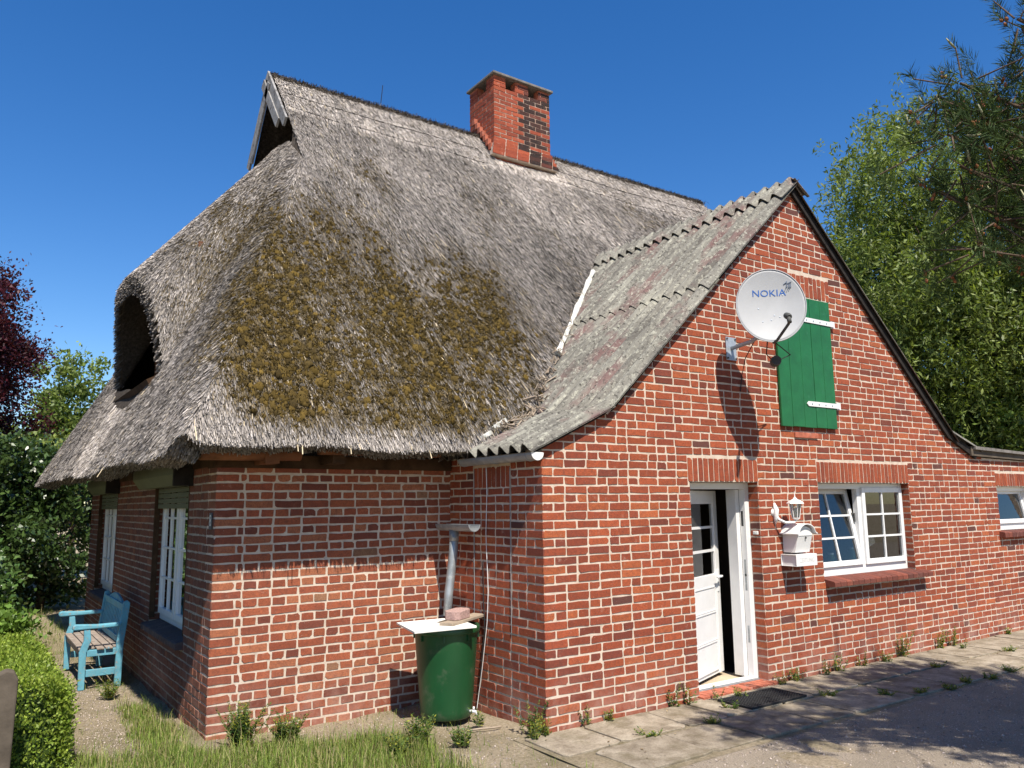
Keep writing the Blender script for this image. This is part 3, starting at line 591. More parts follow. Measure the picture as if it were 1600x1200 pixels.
# reeds: short butts lying down the slope
def reeds(n, seed):
    r = np.random.default_rng(seed)
    x = np.concatenate([r.uniform(-3.05, 9.0, int(n*.72)), r.uniform(-3.05, -.7, int(n*.28))]); y = r.uniform(.93, 5.5, len(x))
    y = np.where((x < -.8) & (r.random(len(x)) < .35), r.uniform(5.4, 9.8, len(x)), y)
    ok = (x > xL(y)) & inside(x, y); x, y = x[ok], y[ok]
    gab = x > RX0; hood = (x >= xlip(y)) & (np.abs(y-RY-.05) < 2.0) & (~gab)
    z = H(x, y, hood, gab); e = .01
    sx = (H(x+e, y, hood, gab)-H(x-e, y, hood, gab))/(2*e); sy = (H(x, y+e, hood, gab)-H(x, y-e, hood, gab))/(2*e)
    g2 = sx*sx+sy*sy; nn = np.sqrt(1+g2)
    acc = r.random(len(x)) < np.clip(nn/2.4, 0, 1)
    acc &= ~((x > .1) & (annex_z(x) > z+.03)) & ~((y > 5.45) & gab) & ~((x > 2.86) & (x < 4.02) & (y > 4.95))
    x, y, z, sx, sy, g2, nn, hood, gab = [a[acc] for a in (x, y, z, sx, sy, g2, nn, hood, gab)]
    g1 = np.sqrt(g2)+1e-6; T = np.stack([-sx/g1/np.sqrt(1+g2), -sy/g1/np.sqrt(1+g2), -g2/g1/np.sqrt(1+g2)], 1); N = np.stack([-sx, -sy, np.ones_like(sx)], 1)/nn[:, None]
    return x, y, z, T, N, hood, gab
def blades(P, T, N, L, W, lift, yaw, roll, col, name, mat, parent):
    S = np.cross(N, T); c, s = np.cos(yaw)[:, None], np.sin(yaw)[:, None]; T2 = T*c+S*s; S2 = S*c-T*s
    cr, sr = np.cos(roll)[:, None], np.sin(roll)[:, None]; W2 = (S2*cr+N*sr)*(W/2)[:, None]
    B = P-T2*(L*.45)[:, None]+N*.004; E_ = P+T2*(L*.55)[:, None]+N*lift[:, None]
    n = len(P); V = np.stack([B-W2*.8, B+W2*.8, E_+W2, E_-W2], 1).reshape(-1, 3); F = np.arange(4*n).reshape(n, 4)
    return np_obj(name, V, F, mat, parent, tint=np.repeat(col, 4, 0))
x, y, z, T, N, hood, gab = reeds(860000, 11); n = len(x); r = np.random.default_rng(12)
hip = (h_hip(x, y) < h_front(x, y)+.1) & (x < RX0); mv = moss(x, y, hip); ryy = np.abs(y-RY)
sk = np.where(hip, fbm(y*5.5, x*.9, 2.0, 61), fbm(x*5.5, y*.7, 2.0, 62)); v = np.clip(r.normal(.245, .125, n)+.035*sk+.05*fbm(x, y, 3.5, 9)+.04*fbm(x, y, 11, 10), .02, .68)*np.clip(1-.38*np.exp(-((ryy-2.9)/1.1)**2)*np.clip(.6+.8*fbm(x, y, 1.9, 33), 0, 1.3), .5, 1)
v = np.where(ryy < .62, v*1.35+.05, v); v = np.where((x > 2.85) & (x < 4.3+.2*(4.9-y)) & (y > 3.75) & (y < 4.95), v*1.22+.04, v)
mm = np.clip((mv-.10)*1.25, 0, 1); warm = r.uniform(.0, 1, n)[:, None]
grey = v[:, None]*(np.array([1.0, .925, .885])*(1-warm)+np.array([1.0, .90, .78])*warm)
brown = (r.uniform(.3, 1.6, n)[:, None])*np.array([.115, .090, .052])
col = np.where((r.random(n) < mm*.8)[:, None], brown, grey*(1-.30*mm[:, None]))
straw = (r.random(n) < .003) & ~hood
col = np.where(straw[:, None], np.array([.55, .46, .31]), col)
L = r.uniform(.06, .17, n)*np.where(straw, 2.0, 1); W = np.clip(r.normal(.0054, .0017, n), .0025, .010); lift = r.uniform(.004, .030, n)+np.where(hip, .006, 0)
tag(blades(np.stack([x, y, z], 1), T, N, L, W, lift, r.normal(0, .11, n), r.normal(0, .45, n), col.astype(np.float32), 'reed', 'reed', thatch), kind='stuff')
# eave fringe
m_ = 40000; k = r.integers(0, n_-1, m_); f = r.random(m_)[:, None]; q = r.random(m_)[:, None]**1.5
P = (A_[k]*(1-f)+A_[k+1]*f)*(1-q)+(B_[k]*(1-f)+B_[k+1]*f)*q; inn = EV[k, 2:4]; T = np.stack([-inn[:, 0]*.52, -inn[:, 1]*.52, np.full(m_, -.85)], 1); T = np.where((np.abs(inn[:, 0]) > .7)[:, None], np.stack([-inn[:, 0]*.42, -inn[:, 1]*.42, np.full(m_, -.9)], 1), T)
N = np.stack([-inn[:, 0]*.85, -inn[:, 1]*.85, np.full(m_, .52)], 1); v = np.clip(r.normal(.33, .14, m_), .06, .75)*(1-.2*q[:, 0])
sel = ~((P[:, 0] > .25) & (annex_z(P[:, 0]) > P[:, 2]))
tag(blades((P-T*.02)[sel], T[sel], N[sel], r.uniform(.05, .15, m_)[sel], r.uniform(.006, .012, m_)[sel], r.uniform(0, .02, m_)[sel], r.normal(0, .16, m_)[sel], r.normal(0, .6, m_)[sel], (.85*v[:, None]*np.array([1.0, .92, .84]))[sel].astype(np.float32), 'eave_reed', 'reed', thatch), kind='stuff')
# rim and underside reeds of the dormer hood
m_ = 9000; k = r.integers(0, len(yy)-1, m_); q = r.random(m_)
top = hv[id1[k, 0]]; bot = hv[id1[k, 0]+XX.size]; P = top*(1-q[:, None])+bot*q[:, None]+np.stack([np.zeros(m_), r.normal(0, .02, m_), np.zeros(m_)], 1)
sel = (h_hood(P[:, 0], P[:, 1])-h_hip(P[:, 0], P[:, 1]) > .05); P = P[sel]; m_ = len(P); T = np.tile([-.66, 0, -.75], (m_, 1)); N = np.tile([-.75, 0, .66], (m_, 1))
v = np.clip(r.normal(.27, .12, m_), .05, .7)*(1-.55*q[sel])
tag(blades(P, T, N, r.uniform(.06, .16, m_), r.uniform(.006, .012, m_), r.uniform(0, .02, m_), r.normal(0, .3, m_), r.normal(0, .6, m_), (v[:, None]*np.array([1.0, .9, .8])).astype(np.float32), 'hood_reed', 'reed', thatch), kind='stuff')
# moss cushions
r = np.random.default_rng(21); m_ = 78000; x = r.uniform(-2.95, 3.6, m_); y = r.uniform(.98, 5.0, m_)
ok = (x > xL(y)+.04) & inside(x, y); x, y = x[ok], y[ok]; gab = x > RX0; hood = (x >= xlip(y)) & (~gab) & (np.abs(y-5.45) < 2); z = H(x, y, hood, gab)
hip = (h_hip(x, y) < h_front(x, y)+.1) & (x < RX0); mv = moss(x, y, hip); ok = (r.random(len(x)) < np.clip((mv-.40)*.62, 0, .42)) & ~((x > .1) & (annex_z(x) > z+.03))
x, y, z, hip, mv, hood, gab = [a[ok] for a in (x, y, z, hip, mv, hood, gab)]; e = .01
sx = (H(x+e, y, hood, gab)-H(x-e, y, hood, gab))/(2*e); sy = (H(x, y+e, hood, gab)-H(x, y-e, hood, gab))/(2*e)
N = np.stack([-sx, -sy, np.ones_like(sx)], 1); N /= np.linalg.norm(N, axis=1)[:, None]; T = np.cross(N, np.cross(N, np.array([0, 0, 1.0]))); T /= np.linalg.norm(T, axis=1)[:, None]; T = np.where(T[:, 2:3] > 0, -T, T); S = np.cross(N, T)
dome = [(0, 0, 1.0)]+[(.62*math.cos(a), .62*math.sin(a), .78) for a in np.arange(5)*2*math.pi/5]+[(math.cos(a+.6), math.sin(a+.6), .25) for a in np.arange(6)*math.pi/3]+[(.9*math.cos(a+.6), .9*math.sin(a+.6), -.3) for a in np.arange(6)*math.pi/3]
dome = np.array(dome); df = [(0, 1+i, 1+(i+1) % 5) for i in range(5)]
ang = [(i, 0) for i in range(5)]
for i in range(6): df.append((6+i, 6+(i+1) % 6, 1+min(4, int(((i+1) % 6)*5/6))))
for i in range(5): df.append((1+i, 6+int((i*6/5)+.5) % 6, 1+(i+1) % 5))
for i in range(6): df += [(6+i, 12+i, 12+(i+1) % 6), (6+i, 12+(i+1) % 6, 6+(i+1) % 6)]
df = np.array(df); n = len(x); sz = np.clip(r.lognormal(-3.95, .42, n), .009, .046)*np.where(hip, .8, 1)*np.clip(.65+.5*(mv-.5), .6, 1.25); jit = r.uniform(.55, 1.4, (n, len(dome), 1))
D = dome[None]*jit; V = np.stack([x, y, z], 1)[:, None]+(T[:, None]*D[:, :, :1]*r.uniform(1.0, 1.7, n)[:, None, None]+S[:, None]*D[:, :, 1:2]*r.uniform(.8, 1.2, n)[:, None, None])*sz[:, None, None]+N[:, None]*(D[:, :, 2:]*sz[:, None, None]*.85+.012)
F = (df[None]+np.arange(n)[:, None, None]*len(dome)).reshape(-1, 3); hue = r.random(n)[:, None]; c = (np.array([.062, .046, .020])*(1-hue)+np.array([.130, .090, .026])*hue)*r.uniform(.55, 1.15, n)[:, None]
mo = np_obj('moss', V.reshape(-1, 3), F, 'moss', thatch, tint=np.repeat(c, len(dome), 0).astype(np.float32), smooth=True); tag(mo, kind='stuff')
# fuzz on the cushions
kf = r.integers(0, n, 60000); dv = r.integers(0, 12, 60000); P = V[kf, dv]; Nf = P-np.stack([x, y, z], 1)[kf]; Nf /= np.linalg.norm(Nf, axis=1)[:, None]+1e-6; Nf = Nf+r.normal(0, .5, Nf.shape); Nf /= np.linalg.norm(Nf, axis=1)[:, None]
sd = np.cross(Nf, r.normal(0, 1, Nf.shape)); sd /= np.linalg.norm(sd, axis=1)[:, None]; ln = r.uniform(.012, .028, 60000)[:, None]
Vf = np.stack([P-sd*.006, P+sd*.006, P+Nf*ln], 1).reshape(-1, 3)
tag(np_obj('moss_fuzz', Vf, np.arange(180000).reshape(-1, 3), 'plain_tint', thatch, tint=np.repeat(c[kf]*r.uniform(.7, 1.7, 60000)[:, None], 3, 0).astype(np.float32)), kind='stuff')
# dark heather ridge, wires
m_ = 11000; r = np.random.default_rng(31); xr = r.uniform(RX0-.05, RX1, m_); yr = RY+r.normal(0, .055, m_); P = np.stack([xr, yr, RZ+.03-np.abs(yr-RY)*.5+r.uniform(-.03, .03, m_)], 1); ok = ~((xr > 2.8) & (xr < 4.05)); P = P[ok]; m_ = len(P)
T = np.stack([r.normal(0, .5, m_), r.normal(0, .6, m_)+np.sign(P[:, 1]-RY)*.4, r.uniform(-.3, .8, m_)], 1); T /= np.linalg.norm(T, axis=1)[:, None]; N = np.cross(T, r.normal(0, 1, (m_, 3))); N /= np.linalg.norm(N, axis=1)[:, None]
tag(blades(P, T, N, r.uniform(.04, .11, m_), r.uniform(.004, .010, m_), np.zeros(m_), r.normal(0, .1, m_), r.normal(0, .3, m_), (r.uniform(.4, 1.5, m_)[:, None]*np.array([.075, .062, .048])).astype(np.float32), 'heather_ridge', 'plain_tint', thatch), kind='stuff')
MB().tube([(RX0, RY, RZ-.03), (RX1, RY, RZ-.03)], .07, 8).build('ridge_roll', 'thatch', thatch)
for q in (.36, .60):
    pts = [(xx, RY-q, float(h_front(np.array(xx), np.array(RY-q)))+.028) for xx in np.arange(RX0+.05, 2.8, .3)]; MB().tube(pts, .007, 5).build('ridge_wire', 'tar', thatch)
    pts = [(xx, RY-q, float(h_front(np.array(xx), np.array(RY-q)))+.028) for xx in np.arange(4.1, RX1, .3)]; MB().tube(pts, .007, 5).build('ridge_wire', 'tar', thatch)
# gablet: boards and dark recess
gb = wpart('gablet', 'small open gable of grey boards at the ridge end')
for s in (-1, 1):
    U = np.array((0, s*1/math.hypot(1, SF), -SF/math.hypot(1, SF))); Vv = np.array((0, -s*SF, -1))/math.hypot(1, SF)
    for k in range(2):
        L_ = 1.40-.22*k if s < 0 else 1.5-.15*k; w0 = .02+.145*k
        MB().obox((RX0-.06, RY, RZ+.10), U, Vv, NX, .0 if s < 0 else .14, L_, w0, w0+.14, -.02+.02*k, .012+.02*k).build('barge_board', 'grey_board', gb)
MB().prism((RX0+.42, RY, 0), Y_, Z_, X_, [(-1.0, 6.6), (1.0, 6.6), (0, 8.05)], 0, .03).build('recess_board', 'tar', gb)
# dormer window, set deep under the hood
dw = wpart('dormer_window', 'small dark window deep under the thatch hood'); O = (-1.92, 0, 0)
ring(MB(), O, Y_, Z_, NX, 4.45, 6.45, 3.62, 4.95, .07, -.05, 0).build('frame', 'white_plastic', dw)
sash(dw, O, Y_, Z_, NX, 4.52, 5.43, 3.69, 4.88, -.03, 1, 1); sash(dw, O, Y_, Z_, NX, 5.47, 6.38, 3.69, 4.88, -.03, 1, 1)
MB().obox((-1.86, 0, 0), Y_, Z_, NX, 4.3, 6.6, 3.4, 5.05, -.03, 0).build('backing', 'tar', dw)
MB().obox(O, Y_, Z_, NX, 4.28, 4.449, 3.5, 5.1, -.04, .03).obox(O, Y_, Z_, NX, 6.451, 6.62, 3.5, 5.1, -.04, .03).build('window_surround', 'brown_timber', dw)
MB().prism((0, 4.0, 0), X_, Z_, Y_, [(-2.50, 3.31), (-2.46, 3.25), (-1.9, 3.55), (-1.9, 3.63)], 0, 2.9).build('sill_board', 'dark_wood', dw)
# timber wall plate and corner beams under the eave
tb = MB(); tb.box(XA-.03, -.02, YF-.05, YF+.2, 2.225, 2.34); tb.build('wall_plate', 'dark_wood', house)
MB().box(-1.55, -.35, YF-.42, YF-.33, 2.335, 2.42).build('eave_board', 'brown_timber', house)
MB().box(XA-.02, XA+.2, YF-.06, YB-.2, 2.24, 2.34).build('wall_plate', 'dark_wood', house)
MB().tube([(XA-.22, YF-.30, 2.33), (XA+.62, YF-.30, 2.34)], .062, 12).build('eave_beam', 'brown_timber', house, smooth=True)
MB().box(XA+.30, XA+.42, YF-.36, YF-.05, 2.25, 2.35).build('rafter_end', 'brown_timber', house)
MB().box(XA+.9, XA+1.02, YF-.36, YF-.05, 2.26, 2.36).build('rafter_end', 'dark_wood', house)
for yq in (2.2, 4.5, 6.2, 8.6): MB().box(XA-.40, XA+.0, yq, yq+.1, 2.33, 2.43).build('rafter_end', 'dark_wood', house)

# ------------------------------------------------------------------ chimney
ch = wpart('chimney', 'red brick chimney with a sooty streak and concrete cap'); CX0, CX1, CY0, CY1 = 2.84, 4.02, 4.95, 5.72
CZ0, CZ1, CZ2 = 7.3, 8.93, 9.13
MB().box(CX0, CX1, CY0, CY1, CZ0, CZ1).build('core', 'old_mortar', ch)
for (a, b_, c, d) in ((CX0, CX0+.24, CY0, CY0+.14), (CX0+.44, CX0+.72, CY0, CY0+.14), (CX1-.24, CX1, CY0, CY0+.14), (CX0, CX0+.14, CY0+.14, CY0+.24), (CX0, CX0+.14, CY1-.24, CY1), (CX1-.14, CX1, CY1-.3, CY1)):
    MB().box(a+.003, b_-.003, c+.003, d-.003, CZ1-.003, CZ2).build('pier', 'tile_red', ch)
BR.clear(); r = random.Random(91)
PAL_C = [((0.36, 0.082, 0.038), 4), ((0.31, 0.068, 0.034), 4), ((0.27, 0.06, 0.032), 2)]; SOOT = [((0.022, 0.018, 0.017), 4), ((0.05, 0.026, 0.022), 2), ((0.12, 0.04, 0.03), 1)]
def cpick(u): return pick(SOOT, r) if (.45 < u < .98 and r.random() < .86) or (u > .98 and r.random() < .45) else pick(PAL_C, r)
k = 0; z_ = 7.50
while z_ < CZ2-.03:
    gaps = [] if z_ < CZ1-.02 else [(CX0+.24, CX0+.44), (CX0+.72, CX1-.24)]
    for (O, U, N, a0, a1, gp, fr_) in (((0, CY0, 0), X_, NY, CX0, CX1, gaps, 1), ((CX0, 0, 0), Y_, NX, CY0, CY1, [] if z_ < CZ1-.02 else [(CY0+.24, CY1-.24)], 0)):
        u = a0-.004; first = True
        while u < a1-.02:
            L_ = (.115 if k % 2 else .24) if first else .24; first = False; L_ = min(L_, a1+.004-u)
            if a1-(u+L_) < .06: L_ = a1+.004-u
            s0, s1 = u, u+L_
            for (g0, g1) in gp:
                if s0 < g0 < s1: s1 = g0
                if s0 < g1 < s1: s0 = g1
                if s0 >= g0 and s1 <= g1: s1 = s0
            if s1-s0 > .03: brick(O, U, Z_, N, s0, s1, z_, z_+.0655, r, cpick(s0-CX0) if fr_ else pick(PAL_C, r), 'ch')
            u += L_+.010
    z_ += CO; k += 1
cb = MB()
for (fr, bk, c, _, _) in BR: cb.add(*ringmesh(fr, bk), c)
tag(cb.build('brickwork', 'brick', ch, tint=True), kind='stuff')
# corbelled courses at the foot, stepping with the slope
BR.clear()
for k in range(4):
    z_ = 7.66+k*CO; d = .105-.026*k; MB().box(CX0-d+.006, CX1+d-.006, CY0-d+.006, CY0-.001*k-.002, z_-.01, z_+.064+.001*k).build('corbel_bed', 'mortar', ch)
    u = CX0-d
    while u < CX1+d-.02:
        L_ = .24 if u+.5 < CX1+d else CX1+d-u if CX1+d-u < .26 else .24
        brick((0, CY0-d, 0), X_, Z_, NY, u, u+L_, z_, z_+.0635, r, cpick(u-CX0), 'ch', proud=.004); u += L_+.012
for k in range(7):                                  # left side: each step rests on the slope
    y_ = CY0+k*.085; z_ = 7.62+SF*(y_-CY0)+.16; MB().box(CX0-.075, CX0-.008, y_, y_+.08, z_, z_+.11).build('corbel_brick', 'tile_red', ch, bevel=.005)
cb = MB()
for (fr, bk, c, _, _) in BR: cb.add(*ringmesh(fr, bk), c)
tag(cb.build('corbel_brickwork', 'brick', ch, tint=True), kind='stuff')
MB().box(CX0-.05, CX1+.05, CY0-.06, CY1+.05, CZ2+.002, CZ2+.045).build('cap', 'concrete_cap', ch, bevel=.008)
MB().box(CX0+.2, CX1-.2, CY0+.2, CY1-.2, CZ1+.01, CZ1+.02).build('flue', 'tar', ch)
# thin aerial rod on the ridge
MB().tube([(.95, RY, RZ), (.99, RY, RZ+.42)], .006, 5).build('ridge_rod', 'tar', house)

# ------------------------------------------------------------------ annex roof of corrugated sheets
ar_ = wpart('annex_roof', 'lichen-covered corrugated fibre-cement roof of the annex'); WV = .177
def sheet(p0, p1, ya, yb, lift, name='roof_sheet', seed=0, rows=4):
    rr = random.Random(seed); nyy = max(6, int(round((yb-ya)/WV*9))); ys = np.linspace(ya, yb, nyy); d = np.array([p1[0]-p0[0], 0, p1[1]-p0[1]]); d /= np.linalg.norm(d); nrm = np.array([-d[2], 0, d[0]]); nrm *= np.sign(nrm[2])
    pr = .040*np.cos(ys/WV*2*math.pi); tl = rr.uniform(-.004, .004); V = []
    for t_ in np.linspace(0, 1, rows):
        base = np.array([p0[0]+(p1[0]-p0[0])*t_, 0, p0[1]+(p1[1]-p0[1])*t_])
        V += [base+np.array([0, yv, 0])+nrm*(h+lift*t_+tl*t_+rr.uniform(-.0008, .0008)) for yv, h in zip(ys, pr)]
    V = np.array(V); n0 = len(V); Vb = V-nrm*.009; idn = np.arange(n0).reshape(rows, nyy)
    q = np.stack([idn[:-1, :-1], idn[:-1, 1:], idn[1:, 1:], idn[1:, :-1]], -1).reshape(-1, 4)
    if (p1[0]-p0[0]) < 0: q = q[:, ::-1]
    def edge(e): return np.stack([e[:-1], e[1:], e[1:]+n0, e[:-1]+n0], 1)
    F = np.concatenate([q, q[:, ::-1]+n0, edge(idn[0]), edge(idn[-1]), edge(idn[:, 0]), edge(idn[:, -1])])
    np_obj(name, np.concatenate([V, Vb]), F, 'fibre_cement', ar_, smooth=False)
off = .075; E0, K0, A0 = (-.17, 2.30+off-.01), (.78, 2.73+off), (APX[0], APX[1]+off)
MID = (2.30, K0[1]+(A0[1]-K0[1])*(2.30-K0[0])/(A0[0]-K0[0]))
for k, ya in enumerate(np.arange(-.085, 4.3, WV*5)):
    yb = ya+WV*5-.004; w = 0 if k < 2 else None
    ext = lambda a, b, e: (b[0]+(b[0]-a[0])*e, b[1]+(b[1]-a[1])*e)
    if k < 3: sheet(K0, ext(K0, E0, .02), ya, yb, .0, seed=k)
    if k < 4: sheet(MID, ext(MID, K0, .07), ya, yb, .018, seed=10+k)
    sheet(A0, ext(A0, MID, .10), ya, yb, .022, seed=20+k)
    K1 = (6.95, 2.74+off); sheet(A0, ext(A0, K1, .05), ya, yb, .012, seed=30+k)
    if k < 3: sheet(K1, (7.75, 2.50+off), ya, yb, 0, seed=40+k)
    P1 = (APX[0]-.30, A0[1]-.30*.937+.03); sheet((APX[0]+.02, A0[1]+.05), P1, ya-.02, yb-.02, .022, 'ridge_sheet', seed=50+k, rows=3)
    sheet((APX[0]-.01, A0[1]+.052), (APX[0]+.24, A0[1]-.14), ya-.02, yb-.02, .03, 'ridge_sheet', seed=60+k, rows=3)
# verge boards, dark
def verge(a, b, h, name='verge_board'): 
    d = np.array([b[0]-a[0], 0, b[1]-a[1]]); L_ = np.linalg.norm(d); d /= L_; nn_ = np.array([-d[2], 0, d[0]]); nn_ *= np.sign(nn_[2]); MB().obox((a[0], 0, a[1]), d, nn_, NY, -.005, L_+.005, -h, .034, .016, .045).build(name, 'tar', ar_)
verge((-.1, 2.335), (.78, 2.74), .015); verge((.78, 2.74), (APX[0], APX[1]+.01), .02); verge((APX[0], APX[1]+.01), (6.95, 2.75), .075); verge((6.95, 2.75), (7.62, 2.485), .06)
MB().prism((0, 0, 0), X_, Z_, NY, [(7.45, 2.475), (7.62, 2.47), (11, 2.40), (11, 2.50), (7.7, 2.565), (7.45, 2.60)], .01, .06).build('fascia', 'grey_wood', ar_)
MB().prism((0, 0, 0), X_, Z_, NY, [(7.5, 2.56), (11, 2.47), (11, 2.50), (7.5, 2.605)], -4, .10).build('flat_roof', 'concrete_cap', ar_)
# pale flashing and rubble along the valley
vp = []
for xv in np.arange(.35, 3.3, .14):
    za = float(annex_z(xv))+.03; yv = .93+(za-2.55)/SF; vp.append((xv, yv, za))
r = random.Random(8)
fl = MB(); a_ = [p for p in vp if p[0] > 1.55]
fl.tube([(p[0]-.05, p[1]-.05, p[2]+.03+r.uniform(-.01, .01)) for p in a_], [.035+r.uniform(-.01, .012) for _ in a_], 6); fl.build('valley_flashing', 'lead_white', ar_)
rb = MB()
for i in range(230):
    p = vp[min(len(vp)-1, int(abs(r.gauss(0, .45))*len(vp)*.75))]; q = np.array(p)+np.array([r.gauss(-.04, .06), r.gauss(-.03, .05), r.uniform(.02, .06)])
    d = np.array([r.gauss(0, 1), r.gauss(0, .6), r.gauss(.6, .6)]); d /= np.linalg.norm(d); rb.tube([q-d*r.uniform(.02, .09), q+d*r.uniform(.02, .09)], r.uniform(.003, .009), 4)
tag(rb.build('valley_straw', 'plank_wood', ar_), kind='stuff')
MB().prism((0, .98, 0), X_, Z_, Y_, [(-.22, 2.37), (-.05, 2.46), (.14, 2.57), (.12, 2.60), (-.07, 2.50), (-.23, 2.42)], 0, .20).build('corner_flashing', 'lead_white', ar_)
MB().prism((0, 1.02, 0), X_, Z_, Y_, [(.15, 2.58), (.36, 2.70), (.34, 2.74), (.13, 2.62)], .02, .16).build('corner_flashing', 'lead_white', ar_)
# gutter
gt = MB(); ga = np.linspace(math.pi, 2*math.pi, 11); pr = [(.065*math.cos(a), .065*math.sin(a)) for a in ga]+[(.058*math.cos(a), .058*math.sin(a)) for a in ga[::-1]]
gt.prism((-.10, -.07, 2.315), X_, Z_, Y_, pr, 0, 1.22)
gutter = gt.build('gutter', 'zinc', house); MB().prism((-.10, -.074, 2.315), X_, Z_, Y_, [(.066*math.cos(a), .066*math.sin(a)) for a in ga]+[(.05, .004), (-.05, .004)], 0, .004).build('gutter_end', 'white_paint', gutter)
for yb in (.02, .55, 1.1): MB().prism((-.10, yb, 2.315), X_, Z_, Y_, [(.07*math.cos(a), .07*math.sin(a)) for a in ga]+[(.0655*math.cos(a), .0655*math.sin(a)) for a in ga[::-1]], 0, .022).build('gutter_bracket', 'zinc', gutter)

# ------------------------------------------------------------------ things by the wall
def text_mesh(s, size, extr=0.0):
    cu = bpy.data.curves.new('lettering', 'FONT'); cu.body = s; cu.size = size; cu.align_x = 'CENTER'; cu.align_y = 'CENTER'; cu.resolution_u = 3
    to = bpy.data.objects.new('lettering', cu); COL.objects.link(to); dg = bpy.context.evaluated_depsgraph_get(); dg.update()
    me = to.evaluated_get(dg).to_mesh(); vs = np.array([v.co[:] for v in me.vertices]); fs = [tuple(p.vertices) for p in me.polygons]
    to.to_mesh_clear(); bpy.data.objects.remove(to); bpy.data.curves.remove(cu); return vs, fs
BC = np.array((-.405, .945, 0.0))
ba = thing('rain_barrel', tuple(BC), 'green plastic rain barrel with a tap, under boards beside the brick wall', 'barrel')
MB().lathe([(0, .03), (.215, .03), (.228, .045), (.234, .10), (.262, .45), (.283, .74), (.286, .76), (.285, .80)], 40, BC).build('body', 'barrel_green', ba, smooth=True)
MB().lathe([(.284, .752), (.300, .754), (.304, .765), (.304, .800), (.298, .812), (.272, .812), (.270, .79), (.284, .775)], 40, BC).build('rim', 'barrel_green', ba, smooth=True)
td = np.array((.55, -.83, 0)); e = BC+td*.235+np.array((0, 0, .085)); tp_ = MB().tube([e-td*.01, e+td*.06, e+td*.065-np.array((0, 0, .035))], .013, 8); tp_.tube([e+td*.035+np.array((0, 0, .01)), e+td*.035+np.array((0, 0, .04))], .009, 6); tp_.build('tap', 'white_plastic', ba, smooth=True)
for k in range(8):
    a = k*math.pi/4+.2; d = np.array((math.cos(a), math.sin(a), 0)); MB().obox(BC+d*.2875, (-d[1], d[0], 0), Z_, d, -.006, .006, .70, .752, -.006, .010).build('rim_lug', 'barrel_green', ba)
bo = MB(); O = BC+np.array((-.05, -.05, .822)); an = R(-12); U = np.array((math.cos(an), math.sin(an), .02)); V_ = np.array((-math.sin(an), math.cos(an), 0.0)); N_ = np.cross(U, V_)
bo.obox(O, U, V_, N_, -.36, .20, -.30, .30, -.006, .012)
tag(bo.build('board', 'white_board', bevel=.002), 'white flat board lying over the rain barrel', 'board')
an = R(26); U2 = np.array((math.cos(an), math.sin(an), 0.03)); U2 /= np.linalg.norm(U2); V2 = np.cross((0, 0, 1), U2); V2 /= np.linalg.norm(V2); N2 = np.cross(U2, V2)
pk = MB(); O2 = BC+np.array((.10, -.06, .853)); pk.obox(O2, U2, V2, N2, -.26, .30, -.10, .04, -.012, .013)
tag(pk.build('plank', 'plank_wood', bevel=.003), 'weathered wooden plank on top of the rain barrel', 'plank')
pk = MB().obox(O2+np.array((.02, .13, -.016)), U2, V2, N2, -.20, .26, -.06, .05, -.011, .008)
tag(pk.build('plank', 'grey_wood', bevel=.003), 'short dark plank behind the stone on the rain barrel', 'plank')
ps = MB(); hexa = [(-.12, -.04), (-.085, -.075), (.085, -.075), (.12, -.04), (.12, .05), (.085, .085), (-.085, .085), (-.12, .05)]
ps.prism(O2+N2*.0135+U2*(-.02)+V2*(.0), U2, V2, N2, hexa, 0, .078); tag(ps.build('paving_stone', 'pink_stone', bevel=.006), 'pinkish paving stone weighing down the rain barrel boards', 'stone')
# downpipe with loose gutter piece
dp = thing('downpipe', (-.22, 1.2, .87), 'grey downpipe topped by a short gutter piece above the rain barrel', 'pipe')
MB().tube([(-.185, 1.17, 1.655), (-.19, 1.19, 1.4), (-.25, 1.17, 1.05), (-.275, 1.145, .858)], .042, 14).build('pipe', 'zinc', dp, smooth=True)
MB().prism((-.19, .80, 1.70), X_, Z_, Y_, pr, 0, .62).build('gutter_piece', 'zinc', dp)
MB().tube([(-.185, 1.18, 1.54), (-.185, 1.18, 1.645)], .046, 14).build('collar', 'zinc', dp, smooth=True)
# cables down the side wall
def cable(pts, rad, mat, label): tag(MB().tube(pts, rad, 6).build('cable', mat, smooth=True), label, 'cable')
def smoothpath(pts, n=40):
    pts = np.array(pts, float); t_ = np.linspace(0, len(pts)-1, n); return [tuple(np.array([np.interp(q, range(len(pts)), pts[:, i]) for i in range(3)])) for q in t_]
cable(smoothpath([(-.02, .86, 2.24), (-.018, .85, 2.0), (-.02, .87, 1.6), (-.018, .84, 1.1), (-.02, .86, .8), (-.03, .93, .4), (-.035, .99, .14), (-.05, 1.0, .01)]), .0035, 'white_plastic', 'thin white cable hanging down the annex side wall')
cable(smoothpath([(-.018, .93, 1.35), (-.02, .92, 1.0), (-.02, .90, .75), (-.025, .96, .4), (-.03, 1.0, .1), (-.05, 1.02, .01)]), .006, 'black_rubber', 'thin black cable running down beside the rain barrel')
cable(smoothpath([(-.012, 1.09, 2.22), (-.012, 1.09, 1.6), (-.012, 1.09, 1.0), (-.012, 1.10, .8)]), .0035, 'zinc', 'grey wire along the far edge of the bricked-up opening')
cable(smoothpath([(-.012, .475, 2.22), (-.012, .475, 1.6), (-.012, .475, .85), (-.012, .475, .75)]), .0035, 'zinc', 'grey wire along the near edge of the bricked-up opening')
hs_ = [(-.55+.06*i-.0*i, .42+.03*math.sin(i*.8), .018) for i in range(7)]
tag(MB().tube(hs_, .009, 6).build('hose_piece', 'plank_wood', smooth=True), 'short piece of pale hose lying in front of the rain barrel', 'hose')
